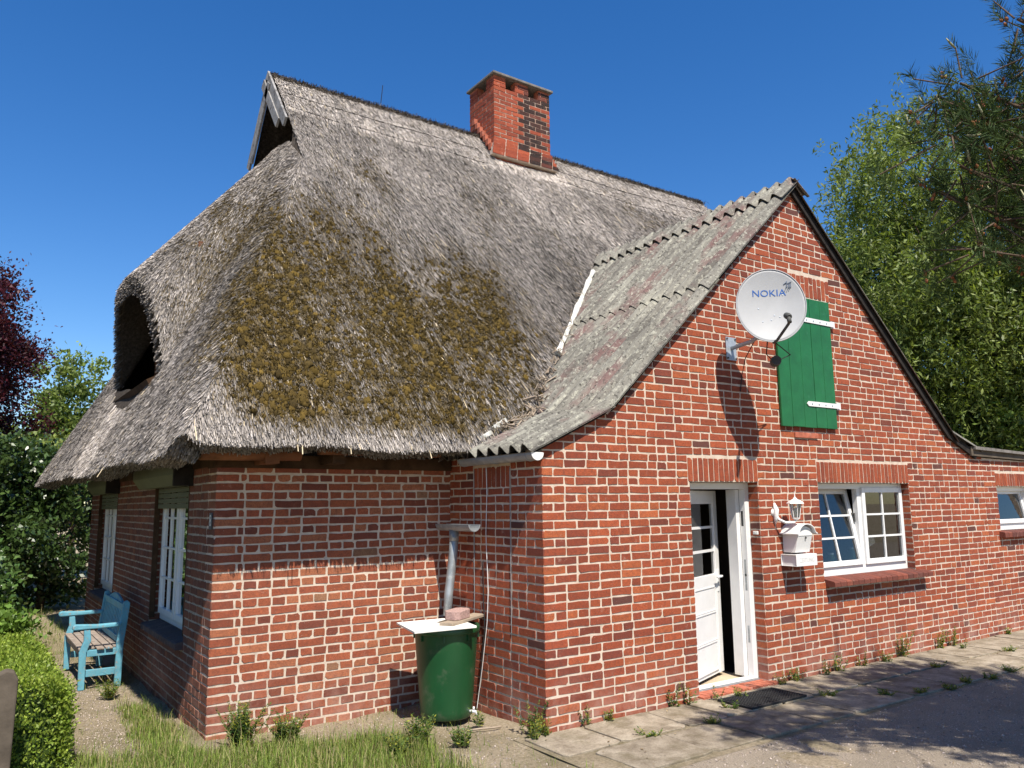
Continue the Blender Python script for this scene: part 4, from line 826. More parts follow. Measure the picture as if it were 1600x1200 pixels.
# satellite dish
DC = np.array((2.45, -.62, 3.83)); th, ph = R(42), R(6); dn = np.array((-math.sin(th)*math.cos(ph), -math.cos(th)*math.cos(ph), math.sin(ph))); dh = np.array((math.cos(th), -math.sin(th), 0)); dv = np.cross(dh, dn)*-1; dv = dv if dv[2] > 0 else -dv
sd_ = thing('satellite_dish', (2.54, 0, 3.5), 'round pale grey satellite dish on a wall bracket beside the green shutter', 'satellite dish')
RW, RH, DEP = .340, .385, .048
def dpt(a, b, off=0): return DC+dh*a*RW+dv*b*RH-dn*(DEP*(1-a*a-b*b))+dn*off
md = MB(); rings = [0, .2, .4, .6, .8, .93, 1.0]; ns = 48; vs = [dpt(0, 0)]; 
for q in rings[1:]: vs += [dpt(q*math.cos(t_), q*math.sin(t_)) for t_ in np.linspace(0, 2*math.pi, ns, endpoint=False)]
k1 = len(vs); vs += [dpt(1.0*math.cos(t_), 1.0*math.sin(t_), -.012)+dn*0 for t_ in np.linspace(0, 2*math.pi, ns, endpoint=False)]
vs += [dpt(q*math.cos(t_), q*math.sin(t_), -.012) for q in (.8, .4) for t_ in np.linspace(0, 2*math.pi, ns, endpoint=False)]+[dpt(0, 0, -.012)]
fs = [(0, 1+j, 1+(j+1) % ns) for j in range(ns)]
for i in range(8): fs += [(1+i*ns+j, 1+(i+1)*ns+j, 1+(i+1)*ns+(j+1) % ns, 1+i*ns+(j+1) % ns) for j in range(ns)]
fs += [(len(vs)-1, 1+8*ns+(j+1) % ns, 1+8*ns+j) for j in range(ns)]
md.add(vs, fs).build('reflector', 'dish', sd_, smooth=True)
rimp = [dpt(math.cos(t_), math.sin(t_)) for t_ in np.linspace(0, 2*math.pi, 65)]; MB().tube(rimp, .006, 6, cap=False).build('rim', 'dish', sd_, smooth=True)
tv, tf = text_mesh('NOKIA', .098); 
def on_dish(tv, ca, cb, sx=1.0): return [dpt(ca+v[0]*sx/RW, cb+v[1]/RH, .0035) for v in tv]
MB().add(on_dish(tv, -.02, .36, 1.08), tf).build('lettering', 'blue_print', sd_)
lg = MB(); rr = random.Random(2)                    # small worn emblem of slanted strokes beside the word
for (a, b_, c, d) in ((.44, .40, .52, .62), (.49, .38, .58, .60), (.55, .40, .62, .58), (.42, .58, .52, .66), (.54, .60, .64, .64)):
    p0, p1 = dpt(a, b_, .004), dpt(c, d, .004); lg.tube([p0, (p0+p1)/2+dh*.008, p1], [.004, .008, .004], 5)
lg.build('emblem', 'grey_print', sd_)
for (a, b_) in ((-.35, -.05), (.0, -.38), (.25, -.30), (-.25, -.42), (.1, -.25), (.38, .30)): MB().lathe([(0, .004), (.007, .003), (.009, 0)], 8, dpt(a, b_), dn).build('bolt', 'galvanised', sd_)
bt = dpt(.0, -1.0); ft = dpt(.28, -.62)+dn*.30
MB().tube([bt-dn*.03, bt+dn*.05+dh*.02, ft-dn*.01-dv*.05, ft], .014, 8).build('feed_arm', 'dark_plastic', sd_, smooth=True)
MB().lathe([(.018, -.03), (.03, -.02), (.034, .02), (.030, .06), (.0, .062)], 14, ft+dv*.02, -dn*.85+dv*.45-dh*.1).tube([ft+dv*.02, ft-dv*.05+dn*.03], .022, 10).build('feed_head', 'dark_plastic', sd_, smooth=True)
MB().obox((2.54, 0, 3.5), X_, Z_, NY, -.075, .085, -.13, .12, .008, .016).build('wall_plate', 'galvanised', sd_, bevel=.002)
for (a, b_) in ((-.06, .1), (.07, .1), (-.06, -.11), (.07, -.11)): MB().lathe([(0, .012), (.010, .012), (.012, 0)], 6, (2.54+a, -.016, 3.5+b_), NY).build('bolt', 'dark_plastic', sd_)
hub = DC-dn*.14-dv*.10
MB().tube([(2.55, -.016, 3.50), (2.55, -.28, 3.53), (2.55, -.40, 3.58), tuple(hub)], .022, 10).tube([tuple(hub-dv*.12), tuple(hub+dv*.14)], .026, 10).build('bracket_arm', 'galvanised', sd_, smooth=True)
MB().obox(hub, dh, dv, dn, -.06, .06, -.10, .10, -.04, .085).build('mount', 'dark_plastic', sd_)
e = np.array((2.72, -.42, 3.30)); MB().lathe([(0, 0), (.05, 0), (.055, .05), (.05, .09), (0, .09)], 14, e, (-.6, -.7, .1)).build('cable_drum', 'dark_plastic', sd_)
MB().tube([tuple(hub), (2.62, -.40, 3.38), tuple(e)], .006, 6).tube([tuple(e), (2.95, -.45, 3.40), tuple(bt)], .006, 6).tube([(2.56, -.3, 3.52), (2.60, -.15, 3.38), (2.68, -.02, 3.20), (2.66, -.012, 3.04)], .005, 6).build('cable', 'black_rubber', sd_)
# wall lantern
LS = .70
lt = thing('wall_lantern', (3.08, 0, 1.72), 'white hexagonal wall lantern on a curved bracket above the letterbox', 'lantern')
LC = np.array((3.255, -.17, 1.715)); sc_ = lambda pr_: [(a*LS, b*LS*1.12) for a, b in pr_]; zz_ = lambda v_: np.array((0, 0, v_*LS*1.12))
MB().lathe(sc_([(.0, .30), (.006, .30), (.010, .262), (.02, .255), (.035, .235), (.10, .205), (.128, .180), (.130, .172), (.10, .172), (.0, .172)]), 6, LC).build('lantern_roof', 'white_paint', lt)
MB().tube([LC+zz_(.28), LC+zz_(.345)], [.006, .002], 6).build('finial', 'white_paint', lt)
cg = MB()
for k in range(6):
    a = k*math.pi/3; d = np.array((math.cos(a), math.sin(a), 0))*LS; cg.tube([LC+d*.085+zz_(.174), LC+d*.052+zz_(-.02)], .0055, 5)
cg.lathe(sc_([(0, -.05), (.03, -.045), (.058, -.028), (.06, -.016), (.0, -.014)]), 6, LC); cg.build('cage', 'white_paint', lt)
for k in range(6):
    a0_, a1_ = k*math.pi/3, (k+1)*math.pi/3; P = lambda a, r0, z0: LC+np.array((r0*LS*math.cos(a), r0*LS*math.sin(a), z0*LS*1.12)); MB().add([P(a0_, .051, -.013), P(a1_, .051, -.013), P(a1_, .083, .171), P(a0_, .083, .171)], [(0, 1, 2, 3)]).build('pane', 'glass', lt)
MB().lathe(sc_([(0, -.01), (.016, -.01), (.016, .03), (.028, .07), (.022, .11), (0, .125)]), 12, LC).build('bulb', 'white_plastic', lt, smooth=True)
MB().tube([(3.10, -.025, 1.75), (3.11, -.06, 1.685), (3.16, -.11, 1.65), (3.235, -.165, 1.655), LC+zz_(-.045)], [.011, .015, .014, .012, .010], 8).build('bracket', 'white_paint', lt, smooth=True)
MB().lathe([(0, .03), (.022, .028), (.04, .012), (.044, 0)], 14, (3.10, -.005, 1.76), NY).tube([(3.10, -.02, 1.86), (3.10, -.04, 1.79), (3.10, -.03, 1.69), (3.10, -.02, 1.64)], [.010, .030, .026, .008], 8).build('back_plate', 'white_paint', lt, smooth=True)
# letterbox and paper holder
lb = thing('letterbox', (3.33, 0, 1.34), 'white letterbox with a curved lid on the brick wall beside the window', 'letterbox')
MB().prism((0, 0, 0), Y_, Z_, X_, [(-.006, 1.335), (-.155, 1.335), (-.20, 1.51), (-.20, 1.535), (-.006, 1.535)], 3.225, 3.475).build('box', 'white_paint', lb, bevel=.004)
arc = [(.165*math.cos(a), 1.535+.088*math.sin(a)) for a in np.linspace(0, math.pi, 15)]
MB().prism((3.350, 0, 0), X_, Z_, NY, [(.122*math.cos(a), 1.537+.074*math.sin(a)) for a in np.linspace(0, math.pi, 15)], .006, .197).build('box_top', 'white_paint', lb)
wv = [(-.175, 1.527), (-.152, 1.533)]+[(.136*math.cos(a), 1.538+.092*math.sin(a)) for a in np.linspace(math.pi*.94, math.pi*.06, 15)]+[(.152, 1.533), (.175, 1.527)]
MB().prism((3.352, 0, 0), X_, Z_, NY, wv+[(p[0], p[1]+.011) for p in wv[::-1]], .004, .235).build('lid', 'white_paint', lb)
MB().obox((0, 0, 0), X_, Z_, NY, 3.235, 3.465, 1.512, 1.518, .2, .204).build('flap_edge', 'faint_print', lb)
MB().lathe([(0, .006), (.011, .006), (.013, 0)], 10, (3.36, -.199, 1.49), NY).build('lock', 'dark_plastic', lb)
pp = thing('paper_holder', (3.33, 0, 1.2), 'white newspaper holder tube fixed below the letterbox', 'newspaper holder')
ring(MB(), (0, 0, 0), Y_, Z_, X_, -.20, -.006, 1.195, 1.318, .006, 3.175, 3.535).build('tube', 'white_paint', pp, bevel=.002)
MB().obox((0, 0, 0), X_, Z_, NY, 3.195, 3.52, 1.202, 1.311, .03, .035).build('back', 'white_paint', pp)
MB().obox((0, 0, 0), X_, Z_, NY, 3.19, 3.195, 1.202, 1.311, .012, .19).build('end_plate', 'white_paint', pp)
tv, tf = text_mesh('ZEITUNG', .062); MB().add([(3.36+v[0], -.2015, 1.255+v[1]) for v in tv], tf).build('lettering', 'faint_print', pp)
# doorbell
be = thing('doorbell', (2.90, .06, 1.55), 'small cream doorbell push on the brick door reveal', 'doorbell')
MB().obox((2.872, .05, 1.55), Y_, Z_, NX, -.03, .03, -.018, .018, .008, .026).build('plate', 'white_board', be, bevel=.004); MB().obox((2.872, .05, 1.55), Y_, Z_, NX, -.012, .008, -.009, .009, .026, .031).build('button', 'white_plastic', be)
# house number
hn = thing('house_number', (XA, 1.66, 1.77), 'small enamel house number plate on the shaded wall near the corner', 'number plate')
MB().obox((XA, 1.66, 1.77), Y_, Z_, NX, -.05, .05, -.07, .07, .008, .013).build('plate', 'number_blue', hn, bevel=.003)
tv, tf = text_mesh('8', .14); MB().add([(XA-.0145, 1.66-v[0], 1.77+v[1]) for v in tv], tf).build('numeral', 'white_paint', hn)
# doormat of rubber rings
mt = thing('doormat', (2.25, -.33, .035), 'black rubber ring doormat on the slabs before the door', 'doormat'); mb = MB(); an = R(3)
for i in range(17):
    for j in range(9):
        mb.lathe([(.021, .0), (.021, .016), (.013, .016), (.013, .0)], 6, (1.90+i*.044+.02*(j % 2), -.55+j*.04, .038), Z_)
mb.build('ring_mesh', 'black_rubber', mt); ring(MB(), (0, 0, .036), X_, Y_, Z_, 1.86, 2.66, -.59, -.19, .02, 0, .018).build('edge', 'black_rubber', mt)
# things on the inner window sill
jr = [(4.06, 'jar_red', .10, 'small red jar on the inner sill at the left of the tilted window'), (4.30, 'white_board', .13, 'pale jar on the inner sill behind the tilted sash'), (4.62, 'jar_green', .14, 'green jar on the inner sill near the middle of the window'), (5.05, 'jar_green', .19, 'green tin on the inner sill behind the fixed sash')]
MB().box(3.95, 5.84, .24, .46, 1.06, 1.09).build('inner_sill', 'white_board', house)
for (xx, mk, hh, lbl) in jr:
    q = thing('jar', (xx, .34, 1.09), lbl, 'jar'); MB().lathe([(0, 0), (.045, 0), (.05, .01), (.05, hh*.75), (.04, hh*.85), (.035, hh)], 14, (xx, .36, 1.092)).build('glass_body', mk, q, smooth=True); MB().lathe([(.038, hh), (.038, hh+.02), (0, hh+.02)], 14, (xx, .36, 1.092)).build('lid', 'white_board', q)
bx = thing('paper_box', (5.32, .34, 1.09), 'white paper box with folded cloth on the inner window sill', 'box'); MB().box(5.22, 5.36, .30, .42, 1.092, 1.27).build('carton', 'white_board', bx); MB().prism((0, .30, 0), X_, Z_, Y_, [(5.10, 1.27), (5.30, 1.28), (5.50, 1.34), (5.46, 1.44), (5.35, 1.40), (5.2, 1.33)], 0, .1).build('cloth', 'curtain', bx)

# ------------------------------------------------------------------ bench
bn = thing('garden_bench', (-2.75, 4.95, 0), 'flaking turquoise wooden garden bench against the shaded end wall', 'bench')
by0, by1 = 4.27, 5.63
for yq in (by0, by1):
    s_ = [(-2.945, 0), (-2.885, 0), (-2.885, .38), (-2.845, .50), (-2.86, .615), (-2.92, .615), (-2.915, .50), (-2.955, .38)]
    MB().prism((0, yq-.025, 0), X_, Z_, Y_, s_, 0, .05).build('leg', 'bench_blue', bn, bevel=.006)
    s_ = [(-2.60, 0), (-2.535, 0), (-2.53, .42), (-2.485, .86), (-2.51, .89), (-2.55, .88), (-2.60, .46)]
    MB().prism((0, yq-.0255, 0), X_, Z_, Y_, s_, 0, .051).build('leg', 'bench_blue', bn, bevel=.006)
    MB().prism((0, yq-.035, 0), X_, Z_, Y_, [(-3.035, .635), (-3.02, .617), (-2.56, .622), (-2.555, .665), (-2.80, .662), (-3.0, .678), (-3.03, .665)], 0, .07).build('armrest', 'bench_blue', bn, bevel=.012)
    MB().box(-2.88, -2.60, yq-.02, yq+.02, .13, .20).build('stretcher', 'bench_blue', bn, bevel=.004)
    MB().box(-2.88, -2.60, yq-.021, yq+.021, .335, .40).build('seat_rail', 'bench_blue', bn, bevel=.004)
MB().box(-2.93, -2.905, by0+.026, by1-.026, .325, .40).build('front_rail', 'bench_wood', bn)
for i in range(5): MB().box(-2.955+i*.083, -2.885+i*.083, by0-.05 if 1 < i < 4 else by0+.03, by1+.03 if 1 < i < 4 else by1-.03, .402, .422).build('seat_slat', 'bench_wood', bn, bevel=.004)
MB().obox((-2.525, 0, .79), Y_, (-.12, 0, 1), NX, by0+.026, by1-.026, -.02, .06, -.012, .018).build('top_rail', 'bench_blue', bn, bevel=.006)
MB().prism((-2.505, (by0+by1)/2, .835), Y_, Z_, NX, [(-.5, 0), (.5, 0), (.35, .04), (.15, .075), (0, .085), (-.15, .075), (-.35, .04)], 0, .026).build('crest', 'bench_blue', bn, bevel=.005)
MB().obox((-2.565, 0, .46), Y_, (-.12, 0, 1), NX, by0+.026, by1-.026, -.02, .05, -.012, .016).build('lower_rail', 'bench_blue', bn)
for i in range(13):
    yq = by0+.09+i*(by1-by0-.18)/12; MB().obox((-2.55, yq, .62), Y_, np.array((.125, 0, .99)), NX, -.022, .022, -.14, .17, -.008, .010).build('back_slat', 'bench_blue', bn)
# fence post
fp = thing('fence_post', (-3.83, 1.0, 0), 'weathered grey timber fence post at the lower left beside the hedge', 'post')
MB().prism((0, .95, 0), X_, Z_, Y_, [(-3.86, -.1), (-3.715, -.1), (-3.70, .76), (-3.725, .815), (-3.77, .83), (-3.85, .79)], 0, .10).build('stake', 'grey_wood', fp, bevel=.012)

# ------------------------------------------------------------------ vegetation
def unit(v): return v/(np.linalg.norm(v, axis=-1, keepdims=True)+1e-9)
def leaves(P, D, S, L, W, col, name, mat, parent, fold=0.0):
    """diamond leaves: base, two sides, tip"""
    n = len(P); N = unit(np.cross(D, S)); S = np.cross(N, D); L = L[:, None]; W = W[:, None]
    V = np.stack([P, P+D*L*.45+S*W*.5+N*W*fold, P+D*L, P+D*L*.45-S*W*.5+N*W*fold], 1).reshape(-1, 3)
    return np_obj(name, V, np.arange(4*n).reshape(n, 4), mat, parent, tint=np.repeat(col, 4, 0).astype(np.float32))
def tint(r, n, a, b, lo=.65, hi=1.25): h = r.random(n)[:, None]; return (np.array(a)*(1-h)+np.array(b)*h)*r.uniform(lo, hi, n)[:, None]
def limbs(mb, r, base, ends, r0, split=.35):
    base = np.array(base, float)
    for e in ends:
        e = np.array(e); k = base+(e-base)*split*np.array([.35, .35, 1.2]); mid = (k+e)/2+r.normal(0, .06, 3)*np.linalg.norm(e-base)*.3
        mb.tube([base, k, mid, e], [r0, r0*.62, r0*.32, r0*.08], 6, cap=False)
def crown(name, label, cat, base, ctr, rad, nclump, per, leaf, ca, cb, seed, trunk_r=.12, mat='leaf', clump=.4, shell=.55, group=None, up=.3, trunkmat='bark', nolow=None):
    r = np.random.default_rng(seed); t_ = thing(name, base, label, cat, group); ctr = np.array(ctr); rad = np.array(rad)
    d = unit(r.normal(0, 1, (nclump, 3))); q = shell+(1-shell)*r.random(nclump)**.7; q *= 1+.22*np.sin(d[:, 0]*5+seed)+.15*np.sin(d[:, 2]*7+d[:, 1]*4)
    C = ctr+d*q[:, None]*rad
    if nolow is not None: C = C[C[:, 2] > nolow]
    n = len(C)*per; k = np.repeat(np.arange(len(C)), per); cr = clump*r.uniform(.5, 1.3, len(C))[k]
    P = C[k]+r.normal(0, .55, (n, 3))*cr[:, None]*np.array([1, 1, .75]); P = P[P[:, 2] > .02]; n = len(P); k = k[:n]
    D = unit(r.normal(0, 1, (n, 3))+unit(P-ctr)*.6+np.array([0, 0, up])); S = unit(np.cross(D, r.normal(0, 1, (n, 3))))
    cl = tint(r, n, ca, cb)*(.75+.5*r.random(len(C))[k])[:, None]
    leaves(P, D, S, r.uniform(.6, 1.3, n)*leaf[0], r.uniform(.6, 1.3, n)*leaf[1], cl, 'crown', mat, t_, .12)
    mb = MB(); b = np.array(base, float); top = b+(ctr-b)*np.array([.9, .9, .8]); mb.tube([b, b+(top-b)*.5+r.normal(0, .05, 3), top], [trunk_r, trunk_r*.75, trunk_r*.35], 8)
    limbs(mb, r, b+(top-b)*.35, C[r.choice(len(C), min(14, len(C)), replace=False)], trunk_r*.5); mb.build('trunk', trunkmat, t_, smooth=True); return t_
# left background
crown('copper_tree', 'purple-leaved tree rising at the far left', 'tree', (-4.4, 15.2, 0), (-4.35, 15.2, 5.2), (1.75, 1.6, 1.95), 200, 330, (.085, .05), (.040, .008, .014), (.09, .014, .024), 101, .14, clump=.42, shell=.2)
crown('copper_shrub', 'low dark purple shrub below the purple tree', 'shrub', (-3.4, 16.5, 0), (-3.3, 16.5, 3.0), (1.9, 1.3, 1.0), 80, 220, (.09, .05), (.04, .010, .014), (.09, .016, .022), 102, .09, clump=.42, shell=.25)
crown('garden_tree', 'light green tree behind the eave at the left', 'tree', (-1.5, 19.5, 0), (-1.5, 19.5, 4.1), (1.9, 1.5, 1.75), 90, 200, (.13, .075), (.10, .16, .035), (.20, .25, .06), 103, .10, clump=.42, shell=.3)
crown('laurel_bush', 'tall glossy dark evergreen bush at the left edge', 'bush', (-4.3, 11.8, 0), (-4.3, 11.8, 2.0), (1.35, 1.1, 1.55), 130, 170, (.11, .06), (.030, .062, .016), (.075, .12, .03), 104, .08, mat='glossy_leaf', clump=.35, shell=.5)
crown('laurel_bush', 'glossy dark evergreen bush touching the far house corner', 'bush', (-2.7, 12.4, 0), (-2.75, 12.3, 1.6), (.95, 1.0, 1.6), 110, 170, (.11, .06), (.028, .058, .016), (.07, .115, .03), 105, .08, mat='glossy_leaf', clump=.35, shell=.5)
crown('light_bush', 'yellow-green upper bush between the dark bushes and eave', 'bush', (-3.5, 14.2, 0), (-3.4, 14.2, 2.4), (1.6, 1.2, 1.1), 90, 180, (.12, .06), (.12, .17, .035), (.20, .24, .06), 106, .08, clump=.35, shell=.3)
crown('ivy_bush', 'mid-green ivy bush in front of the dark evergreens', 'bush', (-3.85, 9.6, 0), (-3.85, 9.6, .65), (.62, .8, .75), 60, 150, (.095, .075), (.05, .10, .025), (.11, .18, .05), 107, .05, mat='glossy_leaf', clump=.26, shell=.5)
crown('leafy_weed_bush', 'bright low leafy plants beside the path at left', 'plant', (-3.75, 7.7, 0), (-3.75, 7.7, .22), (.6, .8, .32), 50, 110, (.085, .07), (.11, .20, .035), (.17, .27, .05), 108, .03, clump=.2, shell=.3)
crown('backdrop_hedge', 'deep dark hedge closing the garden behind the bushes', 'hedge', (-4.2, 20.5, 0), (-4.2, 20.5, 1.8), (4.8, 1.2, 2.2), 160, 170, (.14, .09), (.022, .045, .013), (.05, .085, .025), 109, .1, mat='glossy_leaf', clump=.6, shell=.3)
crown('added_shade_bush', 'unseen bush added left of the bench to darken the end wall', 'bush', (-6.9, 5.2, 0), (-6.9, 5.2, 2.2), (1.5, 2.0, 2.3), 90, 120, (.14, .08), (.03, .06, .016), (.07, .11, .03), 110, .1, clump=.5, shell=.4)  # added out of view to block sky light from the end wall
crown('added_shade_bush', 'unseen bush added beside the lawn to darken the end wall', 'bush', (-7.2, 9.2, 0), (-7.2, 9.2, 2.4), (1.7, 2.0, 2.5), 90, 120, (.14, .08), (.03, .06, .016), (.07, .11, .03), 111, .1, clump=.5, shell=.4)  # second added sky blocker, also out of view
# clipped box hedge, near left
r = np.random.default_rng(120); hg_ = thing('box_hedge', (-3.9, 2.2, 0), 'clipped bright box hedge in the lower left corner', 'hedge')
def hedge_surf(n):
    P = np.stack([r.uniform(-4.6, -3.34, n), r.uniform(1.25, 4.25, n), r.uniform(.0, .66, n)], 1); f = r.random(n)
    P[:, 2] = np.where(f < .45, .645, P[:, 2]); P[:, 0] = np.where((f >= .45) & (f < .85), -3.36, P[:, 0]); P[:, 1] = np.where(f >= .85, np.where(r.random(n) < .5, 4.2, 1.28), P[:, 1])
    q = np.clip((P[:, 2]-.38)/.27, 0, 1); xo = np.clip((P[:, 0]+3.62)/.26, 0, 1); P[:, 2] -= .14*xo**2*np.where(f < .45, 1, 0)+.0; P[:, 0] -= np.where((f >= .45) & (f < .85), .13*q**2, 0); yo = np.clip((P[:, 1]-3.8)/.4, 0, 1); P[:, 2] -= .16*yo**2*(P[:, 2] > .3); return P
P = hedge_surf(56000)+r.normal(0, .02, (56000, 3)); n = len(P); D = unit(r.normal(0, .8, (n, 3))+np.array([.3, 0, .8])); S = unit(np.cross(D, r.normal(0, 1, (n, 3))))
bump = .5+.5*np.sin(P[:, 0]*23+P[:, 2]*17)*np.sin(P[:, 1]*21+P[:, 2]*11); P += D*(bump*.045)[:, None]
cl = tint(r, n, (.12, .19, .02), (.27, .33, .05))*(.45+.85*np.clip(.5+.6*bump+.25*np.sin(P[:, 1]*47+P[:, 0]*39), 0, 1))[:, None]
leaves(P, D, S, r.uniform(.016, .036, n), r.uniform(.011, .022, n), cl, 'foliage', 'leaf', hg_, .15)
MB().prism((0, 1.34, 0), X_, Z_, Y_, [(-4.55, .02), (-3.41, .02), (-3.41, .36), (-3.50, .48), (-3.68, .56), (-4.55, .585)], 0, 2.7).build('inner_twigs', 'dark_leaf', hg_)
# right background: weeping willow
def willow():
    r = np.random.default_rng(130); base = np.array((14.6, 2.6, 0)); t_ = thing('willow_tree', tuple(base), 'large weeping tree with fine light green hanging foliage', 'tree'); ctr = np.array((14.4, 2.7, 6.0)); rad = np.array((3.9, 3.8, 4.7))
    C = []
    while len(C) < 260:
        d = unit(r.normal(0, 1, 3)); q = .45+.6*r.random()**.6; c = ctr+d*q*rad*(1+.14*math.sin(7*d[0]+4*d[2])); 
        if c[2] > 2.2: C.append(c)
    C = np.array(C); inn_ = ctr+r.normal(0, .42, (110, 3))*rad*.8; C = np.concatenate([C, inn_[inn_[:, 2] > 2]]); ns = 12000; k = r.integers(0, len(C), ns); st = C[k]+r.normal(0, .34, (ns, 3)); ln = r.uniform(.15, .70, ns); out = unit((st-ctr)*np.array([1, 1, 0])+r.normal(0, .8, (ns, 3))*np.array([1, 1, 0]))
    m_ = 18; tt = np.linspace(0, 1, m_)[None, :, None]; path = st[:, None]+out[:, None]*(.25*np.sin(tt*1.6))*ln[:, None, None]+np.array([0, 0, -1])*(tt**1.4*ln[:, None, None])+np.array([0, 0, .10])*np.sin(tt*3.14); P = path.reshape(-1, 3); n = len(P)
    P = P+r.normal(0, .07, P.shape); D = unit(np.array([0, 0, -.45])+r.normal(0, .75, (n, 3))); S = unit(np.cross(D, r.normal(0, 1, (n, 3)))); cl = tint(r, n, (.11, .165, .032), (.21, .25, .06))*np.repeat(r.uniform(.7, 1.2, ns), m_)[:, None]
    leaves(P, D, S, r.uniform(.09, .18, n), r.uniform(.028, .050, n), cl, 'crown', 'leaf', t_, .1)
    mb = MB(); mb.tube([base, base+np.array((.1, 0, 2.5)), ctr+np.array((0, 0, .5)), ctr+np.array((0, 0, 3))], [.38, .30, .18, .06], 10); limbs(mb, r, base+np.array((0, 0, 2.4)), C[r.choice(len(C), 30)], .08); mb.build('trunk', 'bark', t_, smooth=True)
willow()
crown('dark_tree', 'dark leafy tree standing behind the weeping tree', 'tree', (15.0, 7.0, 0), (15.0, 7.0, 4.2), (3.0, 2.2, 3.4), 150, 170, (.15, .08), (.035, .065, .018), (.07, .11, .03), 131, .2, clump=.6, shell=.3)
crown('hornbeam_shrub', 'bright yellow-green shrub above the low roof at right', 'shrub', (13.2, 1.6, 0), (13.4, 1.7, 2.6), (1.5, 1.3, 1.35), 90, 190, (.12, .07), (.11, .18, .03), (.18, .25, .05), 132, .08, clump=.32, shell=.45, up=-.2)
crown('hornbeam_shrub', 'dark green bush below the weeping tree at right', 'shrub', (14.5, 3.6, 0), (14.4, 3.8, 1.9), (1.6, 1.4, 1.7), 80, 170, (.12, .07), (.03, .06, .016), (.06, .10, .028), 133, .08, clump=.4, shell=.4)
# pine at the right, close to the camera: in-frame boughs and a crown beyond the frame whose shade falls on the drive
def pine():
    r = np.random.default_rng(140); base = np.array((3.3, -4.9, 0)); t_ = thing('pine_tree', tuple(base), 'pine with long needles and pale candles reaching in from the right', 'tree')
    def px(x, y, dist):
        d = CF+(x-800)/FPX*CR-(y-600)/FPX*CU; return CAMP+d*dist/math.hypot(d[0], d[1])
    tips = []                                       # shoots: position, direction, has candle
    boughs = [((1462, 150), 5.25), ((1500, 130), 5.3), ((1480, 210), 5.2), ((1535, 190), 5.35), ((1500, 260), 5.25), ((1560, 235), 5.4), ((1520, 320), 5.3), ((1585, 300), 5.4), ((1530, 385), 5.3), ((1590, 375), 5.45), ((1590, 30), 5.4), ((1605, 100), 5.45), ((1610, 180), 5.5), ((1555, 340), 5.35), ((1620, 260), 5.5), ((1500, 185), 5.3), ((1550, 280), 5.3), ((1575, 160), 5.4), ((1640, 60), 5.6), ((1650, 330), 5.6)]
    trunk = [base, base+np.array((-.1, .1, 2.4)), base+np.array((-.15, .05, 4.6)), base+np.array((-.2, .1, 6.6))]
    mb = MB(); mb.tube(trunk, [.16, .13, .09, .03], 10)
    hubs = []
    for (pxy, dist) in boughs:
        e = px(*pxy, dist); hubs.append(e)
    for k in range(330):
        a = r.uniform(0, 2*math.pi); z = r.uniform(2.6, 6.4); rr_ = r.uniform(.6, 2.3)*(1-.10*(z-2.6)); e = base+np.array((math.cos(a)*rr_-.4, math.sin(a)*rr_+.3, z)); 
        if e[1]+.645*e[2] > -.15: continue
        pj = proj(e); d = (e-CAMP)@CF
        if d > 0 and pj[0] < 1690: continue
        hubs.append(e)
    for e in hubs:
        z0 = max(1.8, e[2]-.9); b0 = np.array((base[0]-.12, base[1]+.08, z0)); mid = (b0+e)/2+np.array((0, 0, -.12)); mb.tube([b0, mid, e], [.035, .02, .008], 6, cap=False)
        for j in range(5):                          # shoots along the outer half of the bough
            q = r.uniform(.35, .95); s = mid+(e-mid)*q+r.normal(0, .05, 3); d = unit(unit(e-mid)*.6+r.normal(0, .5, 3)+np.array([0, 0, .5])); tips.append((s, d))
        for j in range(9):
            s = e+r.normal(0, .14, 3)*np.array([1, 1, .9]); d = unit(unit(e-b0)*.5+r.normal(0, .45, 3)+np.array([0, 0, .75])); mb.tube([e+(s-e)*.2-d*.02, s], [.006, .004], 4, cap=False); tips.append((s, d))
    mb.build('trunk', 'bark', t_, smooth=True)
    n = len(tips); S0 = np.array([t[0] for t in tips]); D0 = np.array([t[1] for t in tips]); per = 90; k = np.repeat(np.arange(n), per); m_ = len(k)
    along = r.uniform(-.16, .05, m_); side = unit(np.cross(D0[k], r.normal(0, 1, (m_, 3)))); D = unit(D0[k]*r.uniform(.35, 1.0, m_)[:, None]+side*r.uniform(.6, 1.0, m_)[:, None]); P = S0[k]+D0[k]*along[:, None]
    S = unit(np.cross(D, r.normal(0, 1, (m_, 3)))); leaves(P, D, S, r.uniform(.055, .10, m_), np.full(m_, .0046), tint(r, m_, (.026, .050, .018), (.068, .100, .032)), 'needle', 'needle', t_)['kind'] = 'stuff'
    cd = MB(); cn = MB()
    for (s, d) in tips:
        if r.random() < .22: L_ = r.uniform(.04, .085); cd.tube([s, s+d*L_*.6+np.array((0, 0, .01)), s+np.array(d)*L_+np.array((0, 0, .025))], [.0065, .007, .003], 6)
        if r.random() < .22:
            for q in range(3): e = s-d*r.uniform(.0, .06)+r.normal(0, .012, 3); cn.tube([e-d*.014, e, e+d*.014], [.005, .011, .004], 6)
    tag(cd.build('candle', 'candle', t_, smooth=True), kind='stuff'); tag(cn.build('cone', 'cone', t_, smooth=True), kind='stuff')
simple('candle', (.30, .29, .17), .7, .2, .2, 40, .2); simple('cone', (.26, .10, .045), .8, .2, .3, 40, .2)
pine()

